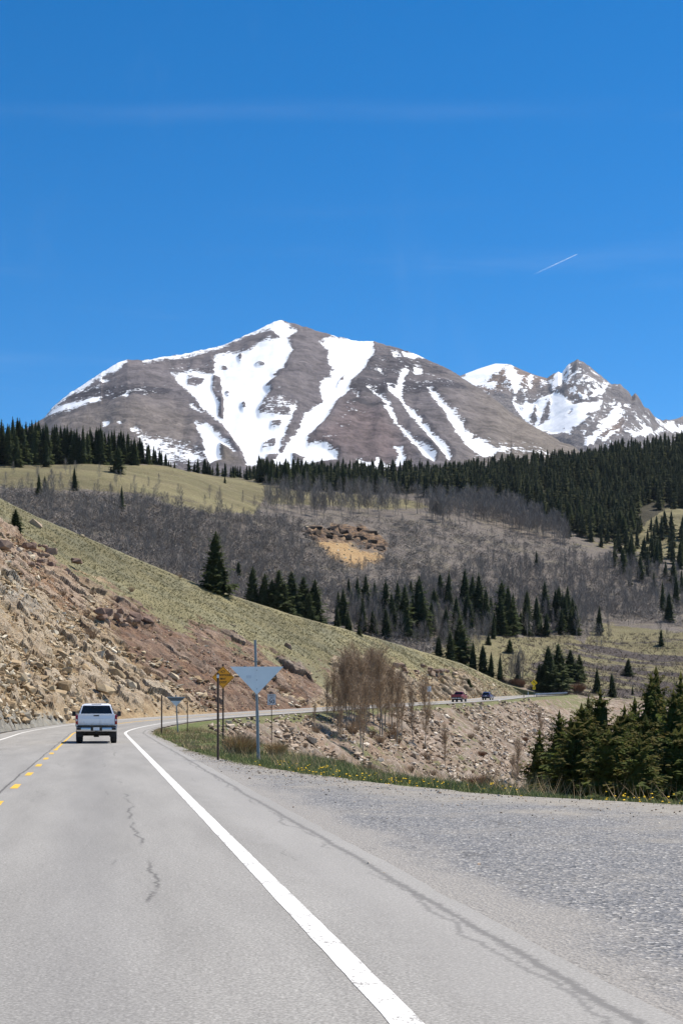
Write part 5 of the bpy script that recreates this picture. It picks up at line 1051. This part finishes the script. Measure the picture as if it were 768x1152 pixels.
# big blank triangle on its steel post
x, y, z, dx, H = post(291, 857.5, 287, 720, .05, '', '', '', 'galv'); t = thing('triangle_sign', 'large blank silver triangle, point down, on a tall leaning galvanised post', 'sign', (x, y, z)); k = y/F
yaw = .12
b = MB().tube((0, 0, -.3), (dx*.42, 0, H*.42), .055, n=14); b.tube((dx*.42, 0, H*.42), (dx, 0, H), .045, n=14).tube((0, 0, -.05), (0, 0, .13), .085, n=14); b.done('post', M['galv'], t, True)
zc = lambda py: CAMZ+(YH-py)/F*y-z; xc = lambda p: (p-CX)/F*y-x
b = MB().prism([(xc(259), zc(750)), (xc(319), zc(750)), (xc(289), zc(781.5))], -.055, -.062); pl = b.done('plate', M['alu'], t)
b = MB()
for q in (754, 765, 775): b.tube((xc(289), -.066, zc(q)), (xc(289), -.058, zc(q)), .014, n=8)
b.done('bolt', M['galv'], pl)
b = MB().box((xc(280), -.0655, zc(761.5)), (.17, .003, .10)).done('sticker', simple('white_sticker', (0.62, 0.66, 0.72), .5), pl)
b = MB().box((dx*.8-.012, -.06, (zc(781.5)+zc(750))/2+.16), (.004, .004, .86)).done('seam', M['darkmetal'], pl)
b = MB().box((dx*.86, 0, zc(744)), (.13, .12, .05), .006).done('clamp', M['galv'], t)
# yellow warning sign
Y = 68.0; px0 = 251; x = (px0-CX)/F*Y; z = gz(x, Y); t = thing('warning_sign', 'orange yellow diamond sign with four lines of black text on a steel post', 'sign', (x, Y, z)); zc = lambda py: CAMZ+(YH-py)/F*Y-z; hd = 12.6/F*Y; c = zc(762)
MB().box((0, .03, zc(747)/2-.1), (.075, .05, zc(747)+.2), .006).done('post', M['rust'], t)
pl = MB().prism([(0, c-hd), (hd, c), (0, c+hd), (-hd, c)], -.004, .004).done('panel', M['sign_yellow'], t)
for a0, a1 in (((0, c-hd), (hd, c)), ((hd, c), (0, c+hd)), ((0, c+hd), (-hd, c)), ((-hd, c), (0, c-hd))):
    i0 = [(p[0]*.945, c+(p[1]-c)*.945) for p in (a0, a1)]; i1 = [(p[0]*.91, c+(p[1]-c)*.91) for p in (a0, a1)]
    MB().prism([i0[0], i0[1], i1[1], i1[0]], -.0065, -.0045).done('border', M['black'], pl)
for body, dz, s, w in (('ICY', .27, .15, .22), ('CONDITIONS', .10, .14, .74), ('MAY', -.075, .15, .27), ('EXIST', -.24, .15, .36)): text_mesh('lettering', body, s, M['black'], pl, (0, -.007, c+dz), FR, width=w)
# plain posts
def pole(px, base, top, r, lab, mat, refl=True, nm='delineator_post', Y=None, lean=0):
    x, y, z, dx, H = post(px, base, px+lean, top, r, nm, lab, 'post', mat, Y); t = thing(nm, lab, 'post', (x, y, z))
    MB().tube((0, 0, -.3), (dx, 0, H), r, n=8).done('shaft', M[mat], t, True)
    if refl: MB().box((dx, -r-.006, H-.12), (.075, .006, .11), .002).done('reflector', M['white_sheet'], t)
    return t
pole(245.3, 857.5, 757, .04, 'tall rusty brown post standing just in front of the yellow sign', 'rust'); pole(182, 826, 782, .05, 'dark thin post at the tip of the verge left of the small triangle', 'rust', False); pole(211, 818, 789, .035, 'thin rusty post right of the small triangle', 'rust', False)
x, y, z = road_xyz(98, -5.3); t = thing('delineator_post', 'thin grey brown post at the foot of the cut behind the white pickup', 'post', (float(x), float(y), float(z)-.1)); MB().tube((0, 0, -.2), (0, 0, 2.0), .03, n=8).done('shaft', M['rust'], t, True)
# far small triangle, seen under its tilted plate
x, y, z, dx, H = post(200.5, 820.5, 198, 783, .05, '', '', '', 'galv'); t = thing('triangle_sign', 'small far dark grey triangle, point down, on a short post at the road bend', 'sign', (x, y, z)); zc = lambda py: CAMZ+(YH-py)/F*y-z; xc = lambda p: (p-CX)/F*y-x
MB().tube((0, 0, -.3), (dx, 0, zc(782)), .05, n=10).done('post', M['galv'], t, True)
pl = MB().prism([(xc(187.5), zc(784)), (xc(209), zc(784)), (xc(206.5), zc(786)), (xc(199), zc(794)), (xc(197.5), zc(794)), (xc(190), zc(786))], -.06, -.068).done('plate', M['alu'], t)
MB().prism([(xc(188), zc(784.6)), (xc(208.5), zc(784.6)), (xc(204), zc(788.5)), (xc(192), zc(788.5))], -.0705, -.0685).done('dark_panel', M['darkmetal'], pl)
# speed limit
Y = 112.0; x = (305.5-CX)/F*Y; z = gz(x, Y); t = thing('speed_limit_sign', 'white speed limit 50 sign on a thin post by the far bend', 'sign', (x, Y, z)); zc = lambda py: CAMZ+(YH-py)/F*Y-z; w = 9.4/F*Y; h = 12.2/F*Y; c = zc(787)
MB().box((0, .03, (c+h/2)/2-.2), (.06, .04, c+h/2+.3)).done('post', M['rust'], t)
pl = MB().box((0, 0, c), (w, .006, h), .001).done('panel', M['white_sheet'], t)
for s in (-1, 1):
    MB().box((s*w*.455, -.005, c), (.016, .003, h*.93)).done('border', M['black'], pl); MB().box((0, -.005, c+s*h*.465), (w*.88, .003, .016)).done('border', M['black'], pl)
for body, dz, s, ww in (('SPEED', h*.33, .14, w*.72), ('LIMIT', h*.14, .14, w*.62), ('50', -h*.20, .44, w*.70)): text_mesh('lettering', body, s, M['black'], pl, (0, -.006, c+dz), FR, width=ww)
# curve sign by the guardrail
Y = 335.0; x = (600.3-CX)/F*Y; s_, d_, z0 = road_sd(np.array([x]), np.array([Y])); z = gz(x, Y); t = thing('curve_sign', 'small far yellow diamond curve sign with a plate below, left of the guardrail', 'sign', (x, Y, z)); zc = lambda py: CAMZ+(YH-py)/F*Y-z; c = zc(768.2); hd = 3.9/F*Y
MB().box((0, .04, c/2), (.09, .06, c+hd), .005).done('post', M['galv'], t)
pl = MB().prism([(0, c-hd), (hd, c), (0, c+hd), (-hd, c)], -.005, .005).done('panel', simple('bright_yellow_sheeting', (0.95, 0.60, 0.006), .45), t)
a = .34; MB().prism([(.18, c-.32), (.30, c-.32), (.30, c+.02), (.0, c+.22), (.08, c+.34), (-.28, c+.34), (-.12, c+.02), (-.05, c+.13), (.18, c-.04)], -.011, -.007).done('arrow', M['black'], pl)
pp_ = MB().box((0, 0, zc(774)), (.70, .01, .70), .002).done('speed_plate', bpy.data.materials['bright_yellow_sheeting'], t); text_mesh('lettering', '45', .5, M['black'], pp_, (0, -.008, zc(774)), FR)
# sign back on the far road
Y = 236.0; x, y, z = [float(q) for q in road_xyz(232, 5.6)]; x = (482.5-CX)/F*y; z = gz(x, y); t = thing('road_sign', 'grey blue sign seen beside the far road right of the aspen clump', 'sign', (x, y, z)); zc = lambda py: CAMZ+(YH-py)/F*y-z
MB().tube((0, .05, -.2), (0, .05, zc(772)), .035, n=8).done('post', M['galv'], t); MB().box((0, 0, zc(775)), (.62, .008, .86), .002).done('panel', M['alu'], t)
# guardrail
g0 = CS[np.argmax(CL[:, 1] > 338)]; gs = np.arange(g0, g0+66, 2.0)
t0x, t0y, t0z = [float(q) for q in road_xyz(gs[0], 5.9)]; t = thing('guardrail', 'blue grey steel guardrail on posts along the far bend', 'guardrail', (t0x, t0y, t0z))
rings = []
for s in gs:
    x, y, z = road_xyz(s, 5.9); h = float(np.interp(s, CS, CH)); n_ = np.array([math.cos(h), -math.sin(h), 0]); o = np.array([x-t0x, y-t0y, z-t0z]); rings.append([tuple(o+n_*a+np.array([0, 0, b])) for a, b in ((-.02, .42), (-.07, .50), (-.02, .58), (-.02, .64), (-.07, .72), (-.02, .80), (.01, .80), (.01, .42))])
M['rail'] = simple('weathered_guardrail', (0.24, 0.31, 0.45), .6, .1, var=.15)
MB().loft(rings).done('rail', M['rail'], t)
for s in gs:
    x, y, z = [float(q) for q in road_xyz(s, 6.06)]; MB().box((x-t0x, y-t0y, z-t0z+.3), (.12, .14, 1.0)).done('post', M['rust'], t)
pole(593.5, 783, 778, .06, 'short white marker post at the start of the guardrail', 'white_sheet', True, 'marker_post', Y=334); pole(588.8, 784, 779.5, .09, 'short dark marker post left of the white one near the guardrail', 'rust', False, 'marker_post', Y=331)
# ------------------------------------------------------------------ vehicles (y forward, origin on the road under the tail)
def car_paint(name, c, metal=0.0):
    k = NT(name); n = k.noise(k.obj(), 4, 4); z = k.n('ShaderNodeSeparateXYZ'); k.set(z.inputs[0], k.obj())
    dust = k.m_('MULTIPLY', k.step(k.m_('ADD', z.outputs[2], k.lerp(n, .3, .7, -.2, .2)), 1.15, .5), .55)
    k.col(k.mix(dust, c, (0.22, 0.19, 0.155))); k.rough(k.lerp(n, .3, .7, .22, .38)); k.set(k.b.inputs['Specular IOR Level'], .5); k.set(k.b.inputs['Coat Weight'], .6); k.set(k.b.inputs['Metallic'], metal); return k.m
M['tyre'] = simple('tyre_rubber', (0.02, 0.02, 0.021), .85, var=.2); M['trim'] = simple('black_plastic_trim', (0.018, 0.018, 0.019), .6); M['chrome'] = simple('chrome', (0.60, 0.60, 0.61), .34, .85, var=.04); M['rimm'] = simple('alloy_rim', (0.45, 0.46, 0.48), .3, .9)
M['under'] = simple('dirty_underbody', (0.03, 0.027, 0.024), .9, var=.3)
kg = NT('tinted_glass'); kg.col((0.008, 0.010, 0.013)); kg.rough(.06); kg.set(kg.b.inputs['Specular IOR Level'], .5); M['glass'] = kg.m
kl = NT('red_lens'); kl.col((0.30, 0.008, 0.012)); kl.rough(.15); kl.set(kl.b.inputs['Specular IOR Level'], .5); M['redlens'] = kl.m
kl = NT('clear_lens'); kl.col((0.6, 0.58, 0.58)); kl.rough(.15); M['clear'] = kl.m
def wheel(t, x, y, r, w):
    s = 1 if x > 0 else -1
    rings = []; n = 28
    for ox, rr in ((-.5, .78), (-.5, .93), (-.36, 1.0), (.36, 1.0), (.5, .93), (.5, .78)): rings.append([(x+ox*w, y+math.cos(a*6.2832/n)*r*rr, r+math.sin(a*6.2832/n)*r*rr) for a in range(n)])
    wh = MB().loft(rings).done('wheel', M['tyre'], t, True)
    b = MB().tube((x+s*w*.36, y, r), (x+s*w*.49, y, r), r*.62, r*.60, 24)
    b.tube((x+s*w*.48, y, r), (x+s*w*.56, y, r), r*.16, n=12)
    for k in range(6): a = k*math.pi/3; b.box((x+s*w*.51, y+math.cos(a)*r*.36, r+math.sin(a)*r*.36), (.02, r*.14, r*.5), .004, Matrix.Rotation(a-math.pi/2, 3, 'X'))
    b.done('rim', M['rimm'], wh, True)
def ring(y, pts):       # half outline from the middle of the top to the middle of the bottom, mirrored
    return [(x, y, z) for x, z in pts]+[(-x, y, z) for x, z in pts[::-1]]
def pickup(name, label, loc, rz, paint, lift=.10):
    t = thing(name, label, 'pickup truck', loc, rz); z0 = lift
    # bed: floor box with hollow, sides and front
    body = MB()
    side = lambda: [(.92, 1.44), (1.0, 1.36), (1.025, 1.15), (1.02, .95), (1.0, .72)]
    for s in (-1, 1):
        o = [(s*.90, 1.445), (s*.97, 1.44), (s*1.005, 1.36), (s*1.028, 1.15), (s*1.022, .95), (s*.995, .78), (s*.90, .78)]
        fl = [(y, z, g) for y, z, g in ((.06, 0, 0), (.5, 0, 0), (2.0, 0, 0))]
        rings = []
        for y, low in ((.04, .80), (.42, .80), (.50, .86), (.66, 1.06), (.90, 1.12), (1.14, 1.06), (1.30, .86), (1.38, .76), (2.02, .70)): rings.append([(x, y, max(z+z0*.0, low) if z < 1.0 else z) for x, z in o])
        body.loft(rings)
    body.box((0, 1.02, .93), (1.82, 1.96, .06)).box((0, 2.0, 1.15), (1.84, .05, .56))
    # cab and bonnet
    cabr = [ring(y, [(.0, zt), (wt, zt), (ws, zt-.08), (1.028, 1.15), (1.02, .95), (.99, low), (.0, low)]) for y, zt, wt, ws, low in ((2.05, 1.46, .90, 1.0, .62), (3.0, 1.46, .90, 1.0, .58), (3.9, 1.44, .90, 1.0, .58), (4.0, 1.42, .88, .99, .84), (4.3, 1.40, .86, .98, 1.06), (4.75, 1.36, .84, .97, 1.06), (5.0, 1.33, .82, .96, .86), (5.35, 1.28, .80, .94, .62), (5.50, 1.14, .76, .92, .62))]
    body.loft(cabr)
    bd = body.done('body', paint, t, True)
    # greenhouse
    gh = [ring(y, [(.0, zt), (wt*.8, zt), (wt, zt-.05), (.90, 1.45), (.0, 1.45)]) for y, zt, wt in ((2.09, 1.50, .88), (2.30, 1.93, .735), (2.45, 1.985, .72), (3.0, 2.0, .72), (3.5, 1.975, .715), (3.68, 1.93, .72), (4.32, 1.50, .84))]
    cab = MB().loft(gh).done('cab_roof', paint, t, True)
    MB().hexa([(-.80, 2.075, 1.475), (.80, 2.075, 1.475), (.80, 2.20, 1.475), (-.80, 2.20, 1.475), (-.67, 2.268, 1.89), (.67, 2.268, 1.89), (.67, 2.38, 1.89), (-.67, 2.38, 1.89)], .015).done('rear_window', M['glass'], t)
    MB().hexa([(-.78, 3.9, 1.47), (.78, 3.9, 1.47), (.78, 4.345, 1.50), (-.78, 4.345, 1.50), (-.66, 3.6, 1.91), (.66, 3.6, 1.91), (.67, 3.72, 1.915), (-.67, 3.72, 1.915)]).done('windscreen', M['glass'], t)
    for s in (-1, 1):
        for y0, y1, y0t, y1t in ((2.28, 3.12, 2.46, 3.10), (3.18, 4.10, 3.18, 3.60)):
            w0, w1 = s*.912, s*.765; MB().hexa([(w0-s*.06, y0, 1.50), (w0, y0, 1.50), (w0, y1, 1.50), (w0-s*.06, y1, 1.50), (w1-s*.06, y0t, 1.88), (w1, y0t, 1.88), (w1, y1t, 1.88), (w1-s*.06, y1t, 1.88)]).done('side_window', M['glass'], t)
        for y in (2.30, 3.15): 
            MB().box((s*1.03, y+.45, 1.02), (.012, .84, .76), .004).done('door', paint, t)
        mir = MB().box((s*1.17, 3.92, 1.47), (.19, .11, .26), .03).box((s*1.0, 3.95, 1.44), (.2, .05, .05)).done('wing_mirror', M['trim'], t, True)
        tl = MB().box((s*.965, .03, 1.185), (.125, .10, .47), .02).done('tail_light', M['redlens'], t, True); MB().box((s*.963, -.024, 1.16), (.085, .012, .10), .004).done('reversing_lamp', M['clear'], tl)
        MB().box((s*.80, 5.47, 1.05), (.30, .1, .2), .02).done('headlight', M['clear'], t)
        MB().prismx([(.62+.0, 1.13), (.46, .84), (.42, .84), (.62, 1.17), (.90, 1.22), (1.18, 1.17), (1.38, .84), (1.34, .84), (1.16, 1.12), (.90, 1.17)], s*1.01, s*1.035).done('wheel_arch', M['trim'], t)
    # tailgate
    tg = MB().box((0, .0, 1.18), (1.80, .07, .54), .02).done('tailgate', paint, t, True)
    MB().box((0, -.045, 1.13), (1.46, .012, .24), .006).done('pressed_panel', paint, tg); MB().box((0, -.048, 1.385), (.27, .022, .052), .008).done('handle', M['trim'], tg)
    MB().box((0, -.02, 1.452), (1.80, .12, .022), .006).done('top_trim', paint, tg)
    MB().box((0, 2.03, 1.955), (.5, .03, .03), .006).done('brake_lamp', M['trim'], t)
    # bumper
    bp = MB().box((0, -.12, .70), (1.96, .16, .20), .03).done('bumper', M['chrome'], t, True)
    MB().box((0, -.10, .845), (1.94, .20, .06), .012).done('step_pad', M['trim'], bp); MB().box((0, -.207, .715), (.56, .02, .17), .01).done('plate_recess', M['trim'], bp)
    for s in (-1, 1): MB().box((s*.86, -.205, .73), (.20, .03, .11), .01).done('corner_step', M['trim'], bp)
    MB().box((0, -.222, .725), (.31, .006, .155), .004).done('licence_plate', M['white_sheet'], bp)
    # chassis
    u = MB().box((0, 2.6, .56), (1.3, 5.0, .16), .02).box((0, .3, .52), (.9, .5, .14), .03).tube((-.85, .9, .42), (.85, .9, .42), .055).tube((0, .9, .42), (.01, .9, .40), .17, n=14).box((.0, -.1, .56), (.12, .3, .07)); u.tube((0, .9, .30), (0, .9, .55), .13, .10, 12).done('underbody', M['under'], t)
    MB().tube((.62, -.02, .48), (.62, .8, .48), .04).done('exhaust_pipe', M['under'], t)
    for s in (-1, 1): MB().box((s*.80, .48, .46), (.30, .02, .30), .005).done('mud_flap', M['trim'], t)
    for x, y in ((-.86, .90), (.86, .90), (-.86, 4.55), (.86, 4.55)): wheel(t, x, y, .405, .29)
    return t
def suv(name, label, loc, rz, paint):
    t = thing(name, label, 'car', loc, rz)
    rs = [ring(y, [(.0, zt), (wt, zt), (.90, zt-.10), (.94, .90), (.92, .62), (.88, low), (.0, low)]) for y, zt, wt, low in ((0, 1.02, .80, .42), (.12, 1.08, .86, .38), (.45, 1.10, .86, .38), (.55, 1.10, .86, .70), (1.25, 1.10, .86, .70), (1.35, 1.10, .86, .36), (3.1, 1.08, .86, .36), (3.25, 1.05, .84, .70), (3.95, .98, .80, .70), (4.05, .96, .80, .40), (4.45, .86, .74, .42))]
    MB().loft(rs).done('body', paint, t, True)
    gh = [ring(y, [(.0, zt), (wt*.85, zt), (wt, zt-.05), (.85, 1.06), (.0, 1.06)]) for y, zt, wt in ((.06, 1.12, .82), (.42, 1.64, .68), (.6, 1.70, .66), (1.8, 1.74, .66), (2.4, 1.68, .66), (3.25, 1.10, .80))]
    MB().loft(gh).done('cab_roof', paint, t, True)
    MB().hexa([(-.72, .03, 1.12), (.72, .03, 1.12), (.72, .2, 1.12), (-.72, .2, 1.12), (-.62, .34, 1.60), (.62, .34, 1.60), (.62, .5, 1.60), (-.62, .5, 1.60)], .01).done('rear_window', M['glass'], t)
    MB().hexa([(-.70, 2.9, 1.10), (.70, 2.9, 1.10), (.70, 3.27, 1.12), (-.70, 3.27, 1.12), (-.6, 2.3, 1.63), (.6, 2.3, 1.63), (.6, 2.47, 1.64), (-.6, 2.47, 1.64)]).done('windscreen', M['glass'], t)
    for s in (-1, 1):
        for a, b, c, d in ((.40, 1.2, .62, 1.2), (1.26, 2.02, 1.26, 2.0), (2.08, 2.85, 2.06, 2.35)):
            w0, w1 = s*.862, s*.705; MB().hexa([(w0-s*.05, a, 1.12), (w0, a, 1.12), (w0, b, 1.12), (w0-s*.05, b, 1.12), (w1-s*.05, c, 1.6), (w1, c, 1.6), (w1, d, 1.6), (w1-s*.05, d, 1.6)]).done('side_window', M['glass'], t)
        MB().box((s*.83, .03, .98), (.16, .1, .2), .02).done('tail_light', M['redlens'], t); MB().box((s*.70, 4.40, .78), (.26, .1, .12), .02).done('headlight', M['clear'], t); MB().box((s*1.0, 2.75, 1.12), (.16, .09, .14), .02).done('wing_mirror', paint, t)
    bp = MB().box((0, -.04, .56), (1.70, .14, .26), .04).done('bumper', M['trim'], t); MB().box((0, -.01, .90), (.32, .02, .15), .004).done('licence_plate', M['white_sheet'], t)
    for x, y in ((-.78, .90), (.78, .90), (-.78, 3.60), (.78, 3.60)): wheel(t, x, y, .36, .23)
    return t
def on_road(Y, d):
    i = np.argmax(CL[:, 1] > Y); s = CS[i]; x, y, z = road_xyz(s, d); return (float(x), float(y), float(z)+.004), -float(np.interp(s, CS, CH))
loc, rz = on_road(70, 1.72); pickup('pickup_truck', 'white crew cab pickup truck seen from behind in the right lane', loc, rz, car_paint('white_car_paint', (0.82, 0.83, 0.86)))
loc, rz = on_road(270, 1.75); pickup('pickup_truck', 'dark red pickup truck far off on the road across the gully', loc, rz, car_paint('dark_red_car_paint', (0.22, 0.010, 0.030)))
loc, rz = on_road(299, 1.75); suv('suv', 'dark blue car driving ahead of the red pickup on the far road', loc, rz, car_paint('dark_blue_car_paint', (0.010, 0.035, 0.15)))
# ------------------------------------------------------------------ an aeroplane's vapour trail high over the right hand mountains
Yc = 16000.0; p0 = Vector(((595-CX)/F*Yc, Yc, CAMZ+(YH-311)/F*Yc)); p1 = Vector(((653.5-CX)/F*Yc, Yc+300, CAMZ+(YH-286)/F*(Yc+300)))
kc = NT('vapour'); kc.col((.95, .96, .98)); kc.rough(1); tr = kc.n('ShaderNodeBsdfTransparent'); mxs = kc.n('ShaderNodeMixShader'); kc.t.links.new(tr.outputs[0], mxs.inputs[1]); ad = kc.n('ShaderNodeAddShader'); tlc = kc.n('ShaderNodeBsdfTranslucent'); tlc.inputs[0].default_value = (.95, .96, .98, 1); kc.t.links.new(kc.b.outputs[0], ad.inputs[0]); kc.t.links.new(tlc.outputs[0], ad.inputs[1]); kc.t.links.new(ad.outputs[0], mxs.inputs[2])
kc.set(mxs.inputs[0], kc.m_('MULTIPLY', kc.attr('dens'), kc.lerp(kc.noise(kc.pos(), .01, 4), .3, .7, .08, .28))); kc.t.links.new(mxs.outputs[0], kc.out.inputs[0])
n = 60; V = []; dn = []
for i in range(n):
    f = i/(n-1); c = p0.lerp(p1, f); r_ = 2.6+5.0*(1-f)**.7*min(1, f*6+.2)
    for k in range(8): V.append((c.x+math.cos(k*.785)*r_*.4, c.y+math.cos(k*.785+1)*r_, c.z+math.sin(k*.785)*r_)); dn.append(min(1, f*1.6)*(.55+.45*f))
q = [(i*8+k, i*8+(k+1) % 8, (i+1)*8+(k+1) % 8, (i+1)*8+k) for i in range(n-1) for k in range(8)]
link('vapour_trail', np_mesh('vapour_trail', V, quads=q, smooth=True, attrs={'dens': dn}), kc.m, label='thin short white vapour trail slanting across the blue sky on the right', cat='vapour trail')
# ------------------------------------------------------------------ the thin mountain air between here and the peaks
b = MB().box((300, 3300, 650), (9000, 7600, 1400))
kz = NT('mountain_air'); kz.t.nodes.remove(kz.b); kv = kz.n('ShaderNodeVolumePrincipled'); kv.inputs['Color'].default_value = (.72, .84, 1, 1); kv.inputs['Density'].default_value = 1.1e-5; kv.inputs['Anisotropy'].default_value = .2; kz.t.links.new(kv.outputs[0], kz.out.inputs['Volume'])
b.done('haze', kz.m, label='faint blue haze of the air in front of the far mountains', cat='haze', kind='stuff')
# ------------------------------------------------------------------ light, sky, camera
SUN_EL = R(60); SUN_AZ = R(60)          # azimuth to the right of straight ahead
sd = Vector((math.sin(SUN_AZ)*math.cos(SUN_EL), math.cos(SUN_AZ)*math.cos(SUN_EL), math.sin(SUN_EL)))
L = bpy.data.lights.new('sun', 'SUN'); L.energy = 4.6; L.angle = R(.53); L.color = (1.0, .925, .815)
lo = bpy.data.objects.new('sun', L); COL.objects.link(lo); lo.rotation_euler = sd.to_track_quat('Z', 'Y').to_euler(); lo.location = (0, 0, 60)
W = bpy.data.worlds.new('World'); scene.world = W; W.use_nodes = True; nt = W.node_tree; nt.nodes.clear()
out = nt.nodes.new('ShaderNodeOutputWorld'); bg = nt.nodes.new('ShaderNodeBackground'); nt.links.new(bg.outputs[0], out.inputs[0]); bg.inputs[1].default_value = 0.105
sky = nt.nodes.new('ShaderNodeTexSky'); sky.sky_type = 'NISHITA'; sky.sun_disc = False; sky.sun_elevation = SUN_EL; sky.sun_rotation = SUN_AZ
sky.altitude = 3000; sky.air_density = 1.0; sky.dust_density = 0.15; sky.ozone_density = 3.0
# faint high cirrus
tc = nt.nodes.new('ShaderNodeTexCoord'); sep = nt.nodes.new('ShaderNodeSeparateXYZ'); nt.links.new(tc.outputs['Generated'], sep.inputs[0])
def mth(op, a, b=0.0, clamp=False):
    k = nt.nodes.new('ShaderNodeMath'); k.operation = op; k.use_clamp = clamp
    for i, v in enumerate((a, b)):
        if isinstance(v, bpy.types.NodeSocket): nt.links.new(v, k.inputs[i])
        else: k.inputs[i].default_value = v
    return k.outputs[0]
def wn(sx, sy, sz, sc, det=5):
    m = nt.nodes.new('ShaderNodeMapping'); m.inputs['Scale'].default_value = (sx, sy, sz); nt.links.new(tc.outputs['Generated'], m.inputs[0])
    k = nt.nodes.new('ShaderNodeTexNoise'); k.inputs['Scale'].default_value = sc; k.inputs['Detail'].default_value = det; k.inputs['Roughness'].default_value = .62; nt.links.new(m.outputs[0], k.inputs[0]); return k.outputs[0]
def smooth(x, a, b):
    k = nt.nodes.new('ShaderNodeMapRange'); k.interpolation_type = 'SMOOTHSTEP'; nt.links.new(x, k.inputs[0]); k.inputs[1].default_value = a; k.inputs[2].default_value = b; return k.outputs[0]
el = mth('DIVIDE', sep.outputs[2], mth('MAXIMUM', sep.outputs[1], .05))        # height over distance
# one long old vapour trail spread out across the sky, and thin veils low down
bw = mth('ADD', mth('SUBTRACT', el, .4205), mth('MULTIPLY', mth('SUBTRACT', wn(2, 2, 2, 3), .5), .014))
band = mth('MULTIPLY', smooth(mth('ABSOLUTE', bw), .012, .0), smooth(wn(1, 1, 9, 5), .2, .75))
veil = mth('MULTIPLY', smooth(wn(1.2, 1.2, 14, 2.2, 6), .52, .78), mth('MULTIPLY', smooth(el, .40, .28), .8))
top = mth('MULTIPLY', smooth(wn(3, 2, 1.2, 2.6, 6), .56, .85), .35)
cl = mth('ADD', mth('ADD', mth('MULTIPLY', band, .03), mth('MULTIPLY', veil, .06)), mth('MULTIPLY', top, .22), True)
hs = nt.nodes.new('ShaderNodeHueSaturation'); hs.inputs['Saturation'].default_value = 1.38; hs.inputs['Hue'].default_value = .4985; hs.inputs['Value'].default_value = .96; nt.links.new(sky.outputs[0], hs.inputs['Color'])
mx = nt.nodes.new('ShaderNodeMix'); mx.data_type = 'RGBA'; nt.links.new(cl, mx.inputs[0]); nt.links.new(hs.outputs[0], mx.inputs[6]); mx.inputs[7].default_value = (6.0, 6.6, 7.4, 1)
nt.links.new(mx.outputs[2], bg.inputs[0])
cam = bpy.data.cameras.new('camera'); co = bpy.data.objects.new('camera', cam); COL.objects.link(co)
cam.sensor_fit = 'VERTICAL'; cam.sensor_height = 36; cam.lens = 36*F/1152; cam.shift_y = (YH-576)/1152
cam.clip_start = .1; cam.clip_end = 40000
co.location = (0, 0, CAMZ); co.rotation_euler = (R(90), 0, 0); scene.camera = co
vs = scene.view_settings; vs.view_transform = 'Standard'; vs.look = 'None'; vs.gamma = 1; vs.use_curve_mapping = False; vs.exposure = 0.62
scene.render.engine = 'CYCLES'
